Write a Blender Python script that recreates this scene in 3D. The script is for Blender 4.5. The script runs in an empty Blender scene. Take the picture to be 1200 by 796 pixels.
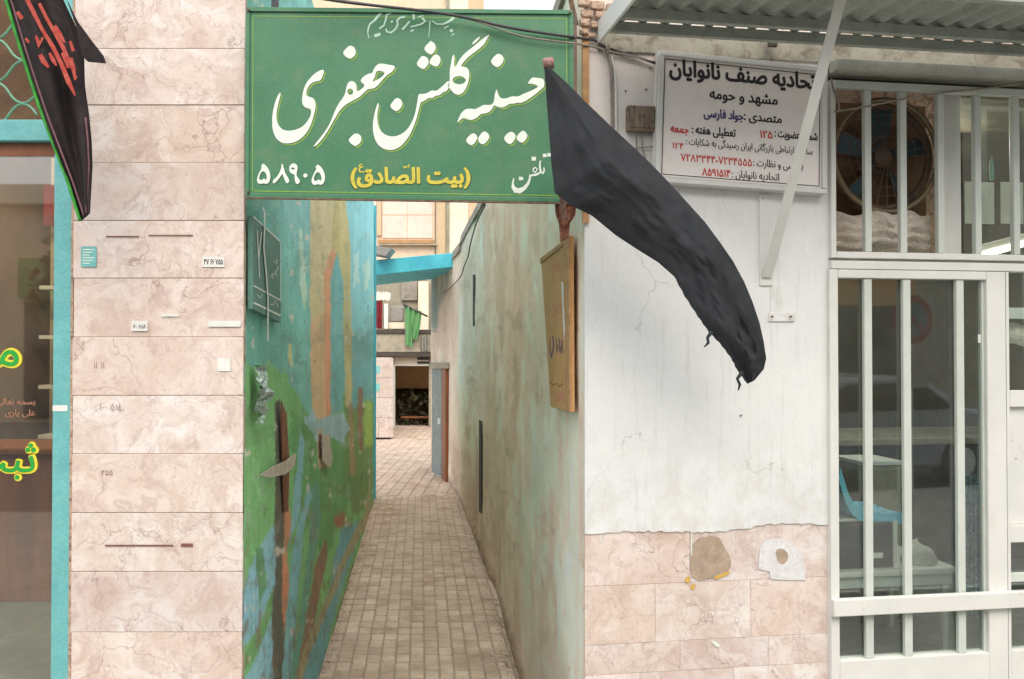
import bpy, bmesh, math, random, re
import numpy as np
from mathutils import Vector, Matrix
from mathutils.geometry import tessellate_polygon
random.seed(7); rng = np.random.RandomState(5)
R = math.radians
SC = bpy.context.scene
COL = SC.collection

# ------------------------------------------------------------------ camera, world, sun, exposure
F = 1000.0; PITCH = R(0.8); CZ = 1.6
cd = bpy.data.cameras.new("camera"); cd.sensor_width = 36; cd.lens = 36 * F / 1200
cd.clip_start = 0.05; cd.clip_end = 2000
cam = bpy.data.objects.new("camera", cd); COL.objects.link(cam)
cam.location = (0, 0, CZ); cam.rotation_euler = (R(90) + PITCH, 0, 0)
SC.camera = cam
W = bpy.data.worlds.new("World"); SC.world = W; W.use_nodes = True
wn = W.node_tree.nodes; wl = W.node_tree.links
sky = wn.new("ShaderNodeTexSky"); sky.sky_type = 'NISHITA'; sky.sun_disc = False
SUN_EL, SUN_AZ = R(50), R(172)          # azimuth measured clockwise from +Y (north)
sky.sun_elevation = SUN_EL; sky.sun_rotation = SUN_AZ
sky.air_density = 1.0; sky.dust_density = 8.0; sky.ozone_density = 0.6
cloud = wn.new("ShaderNodeMix"); cloud.data_type = 'RGBA'; cloud.inputs[0].default_value = 0.6     # thin even cloud over the whole sky
cloud.inputs[7].default_value = (7.2, 7.5, 7.8, 1)
wl.new(sky.outputs[0], cloud.inputs[6]); wl.new(cloud.outputs[2], wn["Background"].inputs[0]); wn["Background"].inputs[1].default_value = 0.15
sd = bpy.data.lights.new("sun", 'SUN'); sd.energy = 0.6; sd.angle = R(50); sd.color = (1.0, 0.96, 0.9)
sun = bpy.data.objects.new("sun", sd); COL.objects.link(sun)
sv = Vector((math.sin(SUN_AZ) * math.cos(SUN_EL), math.cos(SUN_AZ) * math.cos(SUN_EL), math.sin(SUN_EL)))
sun.rotation_euler = sv.to_track_quat('Z', 'Y').to_euler(); sun.location = sv * 30
vs = SC.view_settings; vs.view_transform = 'Standard'; vs.look = 'None'; vs.gamma = 1; vs.exposure = 0.8

# ------------------------------------------------------------------ geometry helpers
TH = R(8.5); OX, OY = 0.306, 3.6          # right facade: corner and turn
def ray(u, v):
    a = (u - 600) / F; s = (398 - v) / F
    return Vector((a, math.cos(PITCH) - s * math.sin(PITCH), math.sin(PITCH) + s * math.cos(PITCH)))
def at(u, v, Y):
    d = ray(u, v); return Vector((0, 0, CZ)) + d * (Y / d.y)
def rf(u, v, n=0.0):
    """pixel -> (t, z) on the plane standing n metres in front of the right facade"""
    d = ray(u, v); nx, ny = math.sin(TH), -math.cos(TH)
    k = ((OX + nx * n) * nx + (OY + ny * n) * ny) / (d.x * nx + d.y * ny)
    p = d * k; tx, ty = math.cos(TH), math.sin(TH)
    return ((p.x - OX) * tx + (p.y - OY) * ty, p.z + CZ)
def lf(u, v, Y=3.6):
    p = at(u, v, Y); return (p.x, p.z)
def proj(x, y, z):
    z = z - CZ; c, s = math.cos(PITCH), math.sin(PITCH)
    fw = y * c + z * s; up = -y * s + z * c
    return 600 + F * x / fw, 398 - F * up / fw

class MB:
    def __init__(s): s.v = []; s.f = []; s.m = []; s.mi = 0
    def add(s, vs, fs):
        b = len(s.v); s.v += [tuple(p) for p in vs]; s.f += [tuple(b + i for i in f) for f in fs]; s.m += [s.mi] * len(fs); return s
    def box(s, x0, x1, y0, y1, z0, z1):
        if x0 > x1: x0, x1 = x1, x0
        if y0 > y1: y0, y1 = y1, y0
        if z0 > z1: z0, z1 = z1, z0
        return s.add([(x0,y0,z0),(x1,y0,z0),(x1,y1,z0),(x0,y1,z0),(x0,y0,z1),(x1,y0,z1),(x1,y1,z1),(x0,y1,z1)],
                     [(0,3,2,1),(4,5,6,7),(0,1,5,4),(1,2,6,5),(2,3,7,6),(3,0,4,7)])
    def hexa(s, bottom, top):
        return s.add(list(bottom) + list(top), [(0,3,2,1),(4,5,6,7),(0,1,5,4),(1,2,6,5),(2,3,7,6),(3,0,4,7)])
    def slab(s, poly, y0, y1):
        """polygon given as (x,z), extruded in y"""
        n = len(poly); ar = sum(poly[i][0]*poly[(i+1)%n][1]-poly[(i+1)%n][0]*poly[i][1] for i in range(n))
        if ar < 0: poly = poly[::-1]
        vs = [(p[0], y0, p[1]) for p in poly] + [(p[0], y1, p[1]) for p in poly]
        tri = tessellate_polygon([[Vector((p[0], p[1], 0)) for p in poly]])
        fs = []
        for t in tri:
            a, b, c = [poly[i] for i in t]
            if (b[0]-a[0])*(c[1]-a[1])-(c[0]-a[0])*(b[1]-a[1]) < 0: t = t[::-1]
            fs.append(tuple(t)); fs.append(tuple(n + i for i in t[::-1]))
        for i in range(n):
            j = (i + 1) % n; fs.append((i, n + i, n + j, j))
        return s.add(vs, fs)
    def tube(s, pts, r, seg=8, cap=True, rr=None):
        pts = [Vector(p) for p in pts]; vs = []; fs = []; n = len(pts); up = None
        for i, p in enumerate(pts):
            d = (pts[min(i+1,n-1)] - pts[max(i-1,0)]).normalized()
            if up is None: up = Vector((0,0,1)) if abs(d.z) < .9 else Vector((1,0,0))
            a = d.cross(up).normalized(); b = a.cross(d).normalized(); up = b
            q = rr[i] if rr else r
            for k in range(seg):
                t = 2*math.pi*k/seg; vs.append(p + (a*math.cos(t) + b*math.sin(t))*q)
        for i in range(n-1):
            for k in range(seg):
                k2 = (k+1)%seg; fs.append((i*seg+k, i*seg+k2, (i+1)*seg+k2, (i+1)*seg+k))
        if cap: fs.append(tuple(range(seg))[::-1]); fs.append(tuple((n-1)*seg+k for k in range(seg)))
        return s.add(vs, fs)
    def bar(s, a, b, w, t, up=(0,0,1)):
        """flat bar from a to b, width w (along side), thickness t (along up-ish)"""
        a, b = Vector(a), Vector(b); d = (b-a).normalized(); side = d.cross(Vector(up)).normalized(); n = side.cross(d).normalized()
        o = [side*w/2+n*t/2, -side*w/2+n*t/2, -side*w/2-n*t/2, side*w/2-n*t/2]
        return s.add([a+q for q in o] + [b+q for q in o], [(0,1,2,3),(7,6,5,4),(0,4,5,1),(1,5,6,2),(2,6,7,3),(3,7,4,0)])
    def grid(s, P):
        """P: 2D list of points"""
        n, m = len(P), len(P[0])
        return s.add([p for r in P for p in r], [(i*m+j, i*m+j+1, (i+1)*m+j+1, (i+1)*m+j) for i in range(n-1) for j in range(m-1)])
    def mesh(s, name, off=(0,0,0), mats=(), smooth=False):
        me = bpy.data.meshes.new(name); o = Vector(off)
        me.from_pydata([tuple(Vector(p) - o) for p in s.v], [], s.f)
        for m in mats: me.materials.append(m)
        if len(mats) > 1: me.polygons.foreach_set('material_index', s.m)
        if smooth: me.polygons.foreach_set('use_smooth', [True]*len(me.polygons))
        me.update(); return me

def tag(o, label=None, cat=None, group=None, kind=None):
    if label: o['label'] = label
    if cat: o['category'] = cat
    if group: o['group'] = group
    if kind: o['kind'] = kind
def bev(o, w):
    if w:
        m = o.modifiers.new("bevel", 'BEVEL'); m.width = w; m.segments = 2; m.limit_method = 'ANGLE'; m.angle_limit = R(40)
WORLD = (Vector((0,0,0)), 0.0); RIGHT = (Vector((OX, OY, 0)), TH)
class Thing:
    """an Empty at the thing's base with mesh parts under it; geometry is given in the frame's own coordinates"""
    def __init__(s, name, label, cat, base=(0,0,0), frame=WORLD, group=None, kind=None):
        s.base = Vector(base); s.o = bpy.data.objects.new(name, None); COL.objects.link(s.o)
        s.o.empty_display_size = .1
        s.o.matrix_world = Matrix.Translation(frame[0]) @ Matrix.Rotation(frame[1], 4, 'Z') @ Matrix.Translation(s.base)
        tag(s.o, label, cat, group, kind)
    def part(s, name, mb, mat, parent=None, b=0, smooth=False, label=None, kind=None, org=None):
        mats = mat if isinstance(mat, (list, tuple)) else [mat]
        off = s.base if org is None else Vector(org)
        me = mb.mesh(name, off, mats, smooth)
        o = bpy.data.objects.new(name, me); COL.objects.link(o)
        po = Vector(parent['_org']) if parent is not None else s.base
        o.parent = parent or s.o; o.location = off - po
        o['_org'] = tuple(off)
        bev(o, b); tag(o, label, kind=kind); return o
def single(name, mb, mat, label, cat, base=(0,0,0), frame=WORLD, group=None, kind=None, b=0, smooth=False):
    mats = mat if isinstance(mat, (list, tuple)) else [mat]
    me = mb.mesh(name, base, mats, smooth); o = bpy.data.objects.new(name, me); COL.objects.link(o)
    o.matrix_world = Matrix.Translation(frame[0]) @ Matrix.Rotation(frame[1], 4, 'Z') @ Matrix.Translation(Vector(base))
    tag(o, label, cat, group, kind); bev(o, b); return o

# ------------------------------------------------------------------ materials
def S(r, g, b, k=1.0):
    f = lambda c: ((c/255+.055)/1.055)**2.4 if c/255 > .04045 else c/255/12.92
    return (f(r)*k, f(g)*k, f(b)*k, 1)
class NT:
    def __init__(s, name):
        s.m = bpy.data.materials.new(name); s.m.use_nodes = True; s.t = s.m.node_tree; s.n = s.t.nodes; s.b = s.n["Principled BSDF"]
        s.tc = s.n.new("ShaderNodeTexCoord"); s.co = s.tc.outputs['Object']
    def link(s, a, b): s.t.links.new(a, b)
    def new(s, k, **kw):
        x = s.n.new(k)
        for a, v in kw.items():
            if isinstance(v, tuple) and len(v) == 2 and v[0] == 'in': continue
            setattr(x, a, v)
        return x
    def mapping(s, scale=(1,1,1), co=None, loc=None):
        x = s.n.new("ShaderNodeMapping"); x.inputs['Scale'].default_value = scale; s.link(co or s.co, x.inputs[0])
        if loc is not None: s.link(loc, x.inputs['Location'])
        return x.outputs[0]
    def noise(s, scale, detail=4, rough=.55, co=None, dist=0):
        x = s.n.new("ShaderNodeTexNoise"); x.inputs['Scale'].default_value = scale; x.inputs['Detail'].default_value = detail
        x.inputs['Roughness'].default_value = rough; x.inputs['Distortion'].default_value = dist; s.link(co or s.co, x.inputs['Vector']); return x.outputs['Fac']
    def ramp(s, fac, stops):
        x = s.n.new("ShaderNodeValToRGB"); s.link(fac, x.inputs[0]); e = x.color_ramp.elements
        while len(e) < len(stops): e.new(0.5)
        for q, (p, c) in zip(e, stops): q.position = p; q.color = c if isinstance(c, tuple) else (c, c, c, 1)
        return x.outputs[0]
    def mix(s, fac, a, b, mode='MIX'):
        x = s.n.new("ShaderNodeMix"); x.data_type = 'RGBA'; x.blend_type = mode
        for q, i in ((fac, 0), (a, 6), (b, 7)):
            if hasattr(q, 'links'): s.link(q, x.inputs[i])
            else: x.inputs[i].default_value = q
        return x.outputs[2]
    def math(s, op, a, b=0.0):
        x = s.n.new("ShaderNodeMath"); x.operation = op
        for i, q in enumerate((a, b)):
            if hasattr(q, 'links'): s.link(q, x.inputs[i])
            else: x.inputs[i].default_value = q
        return x.outputs[0]
    def bump(s, h, strength=.3, dist=.005):
        x = s.n.new("ShaderNodeBump"); x.inputs['Strength'].default_value = strength; x.inputs['Distance'].default_value = dist
        s.link(h, x.inputs['Height']); s.link(x.outputs[0], s.b.inputs['Normal'])
    def done(s, col, rough=.6, metal=0, spec=.5):
        if hasattr(col, 'links'): s.link(col, s.b.inputs['Base Color'])
        else: s.b.inputs['Base Color'].default_value = col
        if hasattr(rough, 'links'): s.link(rough, s.b.inputs['Roughness'])
        else: s.b.inputs['Roughness'].default_value = rough
        s.b.inputs['Metallic'].default_value = metal; s.b.inputs['Specular IOR Level'].default_value = spec
        return s.m

def worn(name, c1, c2, dirt=None, scale=6, rough=.6, bump=.25, metal=0, stretch=(1,1,1), amount=.5, fine=90, bdist=.003):
    """two tones of the same stuff in large noise, fine grain, and scattered grime"""
    t = NT(name); co = t.mapping(stretch)
    a = t.mix(t.ramp(t.noise(scale, 6, .6, co), [(.35, 0), (.65, 1)]), c1, c2)
    if dirt: a = t.mix(t.ramp(t.noise(scale*2.7, 8, .7, co, .6), [(.5, 0), (.5+.3*(1.2-amount), amount)]), a, dirt)
    g = t.noise(fine, 3, .7)
    a = t.mix(.5, a, t.ramp(g, [(.3, .38), (.7, .62)]), 'OVERLAY')
    t.bump(t.math('ADD', t.noise(scale*5, 5, .6, co), t.math('MULTIPLY', g, .35)), bump, bdist)
    return t.done(a, t.ramp(t.noise(scale*3, 4), [(.3, rough-.1), (.7, min(1, rough+.12))]), metal)

def chipped(name, c1, c2, rust=S(122,84,62), rough=.42):
    t = NT(name); c = t.mix(t.ramp(t.noise(4, 5), [(.35, 0), (.65, 1)]), c1, c2)
    c = t.mix(t.ramp(t.noise(16, 7, .75, t.mapping((1,1,.4)), .8), [(.56, 0), (.74, .3)]), c, S(176,164,146))
    ch = t.ramp(t.noise(34, 8, .8), [(.63, 0), (.66, .8)]); ch = t.math('MULTIPLY', ch, t.ramp(t.noise(3.6, 4), [(.48, 0), (.56, 1)]))
    c = t.mix(ch, c, rust); t.bump(t.math('ADD', t.noise(40, 4), t.math('MULTIPLY', ch, -1.5)), .12, .002)
    return t.done(c, t.ramp(t.noise(9, 4), [(.3, rough-.08), (.7, rough+.15)]))

def marble(name, tone=1.0):
    t = NT(name); oi = t.new("ShaderNodeObjectInfo"); rnd = oi.outputs['Random']
    mp = t.new("ShaderNodeVectorMath", operation='SCALE'); cmb = t.new("ShaderNodeCombineXYZ")
    for i in range(3): t.link(rnd, cmb.inputs[i])
    t.link(cmb.outputs[0], mp.inputs[0]); mp.inputs['Scale'].default_value = 57.0
    co = t.mapping((1,1,1), None, mp.outputs[0])
    warp = t.new("ShaderNodeTexNoise"); warp.inputs['Scale'].default_value = 4.5; warp.inputs['Detail'].default_value = 5; t.link(co, warp.inputs['Vector'])
    add = t.new("ShaderNodeVectorMath", operation='MULTIPLY_ADD'); t.link(warp.outputs['Color'], add.inputs[0]); add.inputs[1].default_value = (.5,.5,.5); t.link(co, add.inputs[2])
    c2 = add.outputs[0]
    base = t.ramp(t.noise(5, 6, .62, c2), [(.3, S(208,192,182)), (.46, S(224,214,206)), (.62, S(236,233,229))])
    tint = t.ramp(rnd, [(0, S(232,220,206)), (.2, S(248,248,250)), (.4, S(222,212,212)), (.6, S(246,238,228)), (.8, S(238,222,216)), (1, S(255,255,255))])
    base = t.mix(.6, base, tint, 'MULTIPLY')
    base = t.mix(t.ramp(t.noise(2.2, 5, .7, c2, 1.4), [(.45, 0), (.75, .5)]), base, S(205,180,162))
    base = t.mix(t.ramp(t.noise(9, 7, .72, c2, 1.2), [(.5, 0), (.68, .55)]), base, S(178,152,147))      # rosy grey clouds
    for sc, w, amt, col in ((3.4, .009, .6, S(128,98,92)), (7.5, .012, .5, S(150,116,108)), (19, .03, .35, S(162,128,120))):
        vo = t.new("ShaderNodeTexVoronoi", feature='DISTANCE_TO_EDGE'); vo.inputs['Scale'].default_value = sc; t.link(c2, vo.inputs['Vector'])
        ln = t.ramp(vo.outputs['Distance'], [(0, 1), (w, .3), (w*2.2, 0)])
        msk = t.ramp(t.noise(sc*.8, 4, .6, co), [(.44, 0), (.6, 1)])
        base = t.mix(t.math('MULTIPLY', t.math('MULTIPLY', ln, msk), amt), base, col)
    sp = t.ramp(t.noise(46, 6, .75, co), [(.62, 0), (.7, .6)])      # small chips and grime
    base = t.mix(t.math('MULTIPLY', sp, t.ramp(t.noise(3.5, 3, .5, co), [(.4, 0), (.7, 1)])), base, S(128,100,92))
    t.bump(t.math('ADD', t.noise(30, 5, .6), sp), .12, .002)
    return t.done(t.mix(1.0, base, (tone,tone,tone,1), 'MULTIPLY'), t.ramp(t.noise(14, 4), [(.3, .38), (.7, .6)]))

def vcol(name, rough=.85, bump=.5, scale=24, bdist=.006, zs=.8):
    t = NT(name); a = t.new("ShaderNodeVertexColor"); a.layer_name = "Col"
    g = t.noise(70, 5, .7); c = t.mix(.6, a.outputs['Color'], t.ramp(g, [(.3, .36), (.7, .64)]), 'OVERLAY')
    t.bump(t.math('ADD', t.noise(scale, 7, .65, t.mapping((1,1,zs))), t.math('MULTIPLY', g, .3)), bump, bdist)
    return t.done(c, rough)

def glass(name, tint=(1,1,1,1), refl=.16, veil=0.06):
    """window pane: clear with a mirror share that grows at grazing angles and a thin film of dust"""
    t = NT(name); t.n.remove(t.b)
    tr = t.new("ShaderNodeBsdfTransparent"); tr.inputs[0].default_value = tint
    gl = t.new("ShaderNodeBsdfGlossy"); gl.inputs['Roughness'].default_value = .02; gl.inputs['Color'].default_value = (1,1,1,1)
    df = t.new("ShaderNodeBsdfDiffuse"); df.inputs[0].default_value = (.55,.56,.55,1)
    lw = t.new("ShaderNodeLayerWeight"); lw.inputs[0].default_value = .5
    fac = t.math('MULTIPLY_ADD', lw.outputs['Facing'], .35); t.n[-1].inputs[2].default_value = refl
    m1 = t.new("ShaderNodeMixShader"); t.link(fac, m1.inputs[0]); t.link(tr.outputs[0], m1.inputs[1]); t.link(gl.outputs[0], m1.inputs[2])
    m2 = t.new("ShaderNodeMixShader"); t.link(t.ramp(t.noise(5, 6, .65), [(.3, veil*.4), (.75, veil*1.8)]), m2.inputs[0])
    t.link(m1.outputs[0], m2.inputs[1]); t.link(df.outputs[0], m2.inputs[2])
    t.link(m2.outputs[0], t.n["Material Output"].inputs[0]); return t.m

M = {}
M['marble'] = marble('marble', .98)
M['mortar'] = worn('mortar', S(186,166,152), S(150,130,118), scale=20)
def plaster_mat():
    t = NT('white_plaster'); n1 = t.noise(1.6, 6, .65); n2 = t.noise(7, 6, .7, t.mapping((1,1,.6)), .8); n3 = t.noise(120, 3, .7)
    c = t.mix(t.ramp(n1, [(.35, 0), (.65, 1)]), S(215,219,219), S(226,229,227))
    c = t.mix(t.ramp(n2, [(.56, 0), (.78, .4)]), c, S(200,194,184))
    c = t.mix(t.ramp(t.noise(9, 5, .7, t.mapping((3.5,1,.25))), [(.54, 0), (.7, .34)]), c, S(184,182,174))     # runs
    vo = t.new("ShaderNodeTexVoronoi", feature='DISTANCE_TO_EDGE'); vo.inputs['Scale'].default_value = 1.7
    wp = t.new("ShaderNodeTexNoise"); wp.inputs['Scale'].default_value = 3; wp.inputs['Detail'].default_value = 6; t.link(t.co, wp.inputs['Vector'])
    ad = t.new("ShaderNodeVectorMath", operation='MULTIPLY_ADD'); t.link(wp.outputs['Color'], ad.inputs[0]); ad.inputs[1].default_value = (.6,.6,.6); t.link(t.co, ad.inputs[2]); t.link(ad.outputs[0], vo.inputs['Vector'])
    cr = t.math('MULTIPLY', t.ramp(vo.outputs['Distance'], [(0, 1), (.0045, 0)]), t.ramp(t.noise(2.1, 3), [(.5, 0), (.6, .6)]))
    c = t.mix(cr, c, S(150,144,136))
    sx = t.new("ShaderNodeSeparateXYZ"); t.link(t.co, sx.inputs[0])
    top = t.ramp(sx.outputs['Z'], [(0, 0), (1, 1)]); 
    mr = t.new("ShaderNodeMapRange"); t.link(sx.outputs['Z'], mr.inputs[0]); mr.inputs[1].default_value = 2.1; mr.inputs[2].default_value = 3.0
    c = t.mix(t.math('MULTIPLY', t.math('MULTIPLY', mr.outputs[0], t.ramp(t.noise(5, 6, .65), [(.3, .5), (.7, 1)])), .75), c, S(206,184,168))   # warm, darker tone of the awning's shade painted in up high
    ml = t.new("ShaderNodeMapRange"); t.link(sx.outputs['Z'], ml.inputs[0]); ml.inputs[1].default_value = 1.35; ml.inputs[2].default_value = .8
    c = t.mix(t.math('MULTIPLY', ml.outputs[0], t.ramp(t.noise(6, 7, .7), [(.42, 0), (.72, .55)])), c, S(170,158,144))   # splash grime above the dado
    c = t.mix(.35, c, t.ramp(n3, [(.3, .4), (.7, .6)]), 'OVERLAY')
    t.bump(t.math('ADD', t.math('ADD', t.noise(4, 7, .6), t.math('MULTIPLY', n2, .6)), t.math('SUBTRACT', t.math('MULTIPLY', n3, .15), t.math('MULTIPLY', cr, .5))), .55, .008)
    return t.done(c, .75)
M['plaster'] = plaster_mat()
M['old_plaster'] = worn('old_plaster', S(205,178,155), S(180,150,128), S(110,88,74), scale=7, bump=1, amount=.8, bdist=.02)
M['cyan'] = worn('cyan_paint', S(112,184,184), S(98,170,172), S(150,180,172), scale=9, rough=.45, amount=.35)
M['cyan_beam'] = worn('cyan_beam_paint', S(84,192,206), S(70,170,188), S(52,130,140), scale=3, rough=.7, amount=.4)
M['cream_metal'] = chipped('cream_metal', S(220,221,216), S(210,212,207))
M['bar_metal'] = chipped('bar_paint', S(202,209,201), S(190,198,190))
M['green_sign'] = worn('green_enamel', S(58,116,82), S(70,126,92), S(108,128,92), scale=3.5, rough=.42, amount=.45, bump=.1)
M['white_paint'] = worn('white_letter_paint', S(226,234,226), S(212,224,214), None, scale=30, rough=.5, bump=.1)
M['yellow_paint'] = worn('yellow_letter_paint', S(212,196,72), S(190,180,60), None, scale=30, rough=.5, bump=.1)
M['lime_paint'] = worn('lime_line_paint', S(140,176,72), S(112,160,70), None, scale=30, rough=.5, bump=.1)
M['dark_edge'] = worn('letter_shadow_paint', S(30,66,44), S(50,80,45), None, scale=30, rough=.6, bump=.1)
M['sign_edge'] = worn('rusty_steel', S(120,96,80), S(84,70,62), S(150,120,90), scale=20, rough=.7, amount=.6)
M['sign_white'] = worn('white_sign_enamel', S(242,236,230), S(236,230,226), S(200,190,180), scale=3, rough=.4, amount=.3, bump=.06)
M['ink'] = worn('black_ink', S(36,32,36), S(52,46,50), None, scale=60, rough=.6, bump=.05)
M['blue_ink'] = worn('blue_ink', S(62,44,110), S(76,58,120), None, scale=60, rough=.6, bump=.05)
M['red_ink'] = worn('red_ink', S(196,58,52), S(206,84,74), None, scale=60, rough=.6, bump=.05)
M['black_cloth'] = worn('black_cloth', S(36,39,43), S(48,52,57), S(56,56,56), scale=5, rough=.9, bump=.5, fine=420, bdist=.003, amount=.3)
M['banner_cloth'] = worn('banner_cloth', S(30,22,24), S(44,34,36), None, scale=12, rough=.9, bump=.4, fine=300, bdist=.002)
M['banner_red'] = worn('red_embroidery', S(164,52,44), S(180,86,70), None, scale=40, rough=.8)
M['banner_green'] = worn('green_ribbon', S(60,170,50), S(40,130,45), None, scale=40, rough=.7)
M['awning'] = worn('awning_metal', S(168,176,166), S(150,158,150), S(120,116,104), scale=5, rough=.55, metal=.0, amount=.5)
M['shutter'] = worn('shutter_metal', S(178,178,166), S(160,162,152), S(120,112,100), scale=6, rough=.5, amount=.4)
M['shaded_mottle'] = worn('shaded_wall_board', S(150,148,134), S(132,128,114), S(96,86,74), scale=5, rough=.8, amount=.8, bump=.5)  # grey mottling with the awning's shade in its colour
M['box_brown'] = worn('rusty_box', S(142,126,108), S(112,98,84), S(70,56,48), scale=14, rough=.8, amount=.8, stretch=(3,1,.7))
M['cable'] = worn('grey_cable', S(150,142,130), S(120,112,102), None, scale=30, rough=.6)
M['black_cable'] = worn('black_cable', S(50,50,54), S(66,66,68), None, scale=30, rough=.5)
M['rust'] = worn('rust', S(122,72,52), S(92,54,42), S(160,120,90), scale=25, rough=.9, amount=.7, bump=.8)
M['pole'] = worn('pole_metal', S(165,120,112), S(120,88,80), S(190,180,170), scale=30, rough=.6, amount=.6)
M['ochre_board'] = worn('painted_board', S(204,156,102), S(192,146,96), S(160,120,80), scale=6, rough=.7, amount=.5, stretch=(1,1,.4))
M['board_edge'] = worn('board_edge', S(186,144,98), S(164,124,84), None, scale=20, rough=.7)
M['mural'] = vcol('mural_wall_paint', .8, .7, 14, .010)
M['alley_wall'] = vcol('alley_wall_paint', .9, .55, 9, .008)
M['grey_plaster'] = worn('grey_plaster', S(160,152,140), S(136,130,120), S(104,92,82), scale=3, rough=.9, bump=.8, amount=.6, bdist=.012)
M['paver'] = worn('paver', S(222,206,190), S(214,198,182), S(180,164,148), scale=5, rough=.85, amount=.55, bump=.6)
M['paver_joint'] = worn('paver_joint', S(182,166,152), S(162,148,134), None, scale=15, rough=.95)
M['asphalt'] = worn('asphalt', S(70,70,72), S(62,62,63), S(90,88,84), scale=3, rough=.9, amount=.5, bump=.6)
M['pavement'] = worn('pavement_concrete', S(150,146,138), S(134,130,124), S(104,98,92), scale=2, rough=.9, amount=.5)
M['earth'] = worn('earth', S(140,124,104), S(120,108,92), None, scale=.3, rough=1)
M['peach'] = worn('peach_render', S(224,202,176), S(218,196,168), S(196,172,146), scale=1.2, rough=.85, amount=.5)
M['peach_panel'] = worn('pink_panel', S(226,208,194), S(220,200,186), S(190,160,140), scale=1.5, rough=.6, amount=.4)
M['cream'] = worn('cream_render', S(236,224,202), S(228,214,190), S(204,188,162), scale=1.2, rough=.85, amount=.4)
M['tanwall'] = worn('tan_render', S(206,184,152), S(196,174,140), None, scale=1.5, rough=.85)
M['drain'] = worn('grey_pipe', S(150,150,128), S(128,128,110), None, scale=5, rough=.6)
M['concrete'] = worn('concrete', S(168,160,140), S(146,142,126), S(110,104,92), scale=3, rough=.9, amount=.6)
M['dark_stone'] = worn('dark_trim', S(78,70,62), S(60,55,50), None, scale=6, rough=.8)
M['clad'] = marble('back_marble', .78)
M['door_grey'] = worn('grey_blue_door', S(126,142,142), S(108,124,126), S(84,90,88), scale=4, rough=.5, amount=.5)
M['green_cloth'] = worn('green_cloth', S(84,158,88), S(96,150,108), S(180,124,70), scale=6, rough=.8, amount=.5)
M['red_cloth'] = worn('red_cloth', S(150,40,48), S(96,34,44), None, scale=10, rough=.9)
M['white_pl'] = worn('white_plastic', S(228,226,216), S(214,212,204), None, scale=10, rough=.4)
M['grey_pl'] = worn('grey_box', S(150,146,140), S(134,130,124), None, scale=10, rough=.6)
M['dark_room'] = worn('room_paint', S(112,104,84), S(92,86,72), None, scale=2, rough=.9)
M['brown_room'] = worn('room_brown', S(120,92,66), S(92,70,54), None, scale=2, rough=.9)
M['room_floor'] = worn('room_floor', S(110,116,108), S(92,98,94), None, scale=4, rough=.4)
M['wood_dark'] = worn('dark_wood', S(140,84,48), S(112,66,40), None, scale=8, rough=.5, stretch=(1,1,.2))
M['leafy'] = worn('dark_clutter', S(62,70,44), S(40,44,34), S(110,96,60), scale=20, rough=.9, amount=.9)
M['fan_blue'] = worn('fan_blade', S(62,96,108), S(64,82,92), None, scale=10, rough=.5)
M['fan_dark'] = worn('fan_frame', S(112,84,60), S(84,70,58), S(60,80,84), scale=12, rough=.6, amount=.6)
M['fan_ring'] = worn('fan_ring_metal', S(150,134,104), S(124,112,90), None, scale=12, rough=.4, metal=.4)
M['sack'] = worn('sacking', S(238,228,214), S(226,212,196), S(196,178,158), scale=14, rough=.7, amount=.6, bump=1, bdist=.01)
M['blue_chair'] = worn('blue_plastic', S(120,200,228), S(104,186,218), None, scale=8, rough=.3)
M['black_box'] = worn('black_plastic', S(44,44,50), S(54,54,58), None, scale=8, rough=.4)
M['paper'] = worn('paper', S(226,228,222), S(214,216,210), None, scale=8, rough=.8)
M['bag'] = worn('white_bag', S(210,210,200), S(190,190,180), None, scale=16, rough=.5, bump=1, bdist=.01)
M['curtain'] = worn('patterned_curtain', S(84,130,146), S(150,176,184), S(30,40,62), scale=30, rough=.9, amount=.9)
M['glass_r'] = glass('door_glass', (.90,.96,.94,1), .038, .018)
M['glass_u'] = glass('upper_glass', (.93,.96,.93,1), .05, .03)
M['glass_l'] = glass('shop_glass', (.92,.94,.9,1), .07, .015)
M['lattice'] = worn('green_lattice', S(112,168,140), S(96,150,122), None, scale=20, rough=.5)
M['vinyl_g'] = worn('green_vinyl', S(44,164,64), S(38,152,60), None, scale=20, rough=.4, bump=.02)
M['vinyl_y'] = worn('yellow_vinyl', S(232,216,64), S(226,208,60), None, scale=20, rough=.4, bump=.02)
M['vinyl_p'] = worn('pink_vinyl', S(170,120,98), S(160,112,92), None, scale=20, rough=.4, bump=.02)
M['teal_print'] = worn('teal_print', S(120,190,186), S(110,180,178), None, scale=40, rough=.6)
M['stain'] = worn('brown_mark', S(130,88,80), S(110,76,68), None, scale=40, rough=.8)
M['foil'] = worn('silver_foil', S(205,215,208), S(150,180,168), S(110,140,130), scale=30, rough=.3, metal=.5, amount=.6, bump=1, bdist=.008)
M['flake'] = worn('plaster_flake', S(206,198,184), S(180,170,152), S(120,130,100), scale=20, rough=.9, amount=.4)
M['grit'] = worn('grit', S(168,152,134), S(120,104,90), None, scale=40, rough=.95)
M['car'] = worn('car_paint', S(150,156,158), S(144,150,152), None, scale=1, rough=.25, metal=.3, bump=0)
M['tyre'] = worn('tyre', S(30,30,32), S(38,38,40), None, scale=10, rough=.9)
M['car_glass'] = worn('car_glass', S(28,34,38), S(32,38,42), None, scale=1, rough=.08, bump=0)
M['foliage'] = worn('foliage', S(58,84,44), S(44,66,36), S(80,104,54), scale=3, rough=.9, amount=.6)
M['bark'] = worn('bark', S(96,80,66), S(74,62,52), None, scale=8, rough=.95, bump=1)
def emitter(name, col, e):
    t = NT(name); t.b.inputs['Emission Color'].default_value = col; t.b.inputs['Emission Strength'].default_value = e; return t.done(col, .5)
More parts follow.
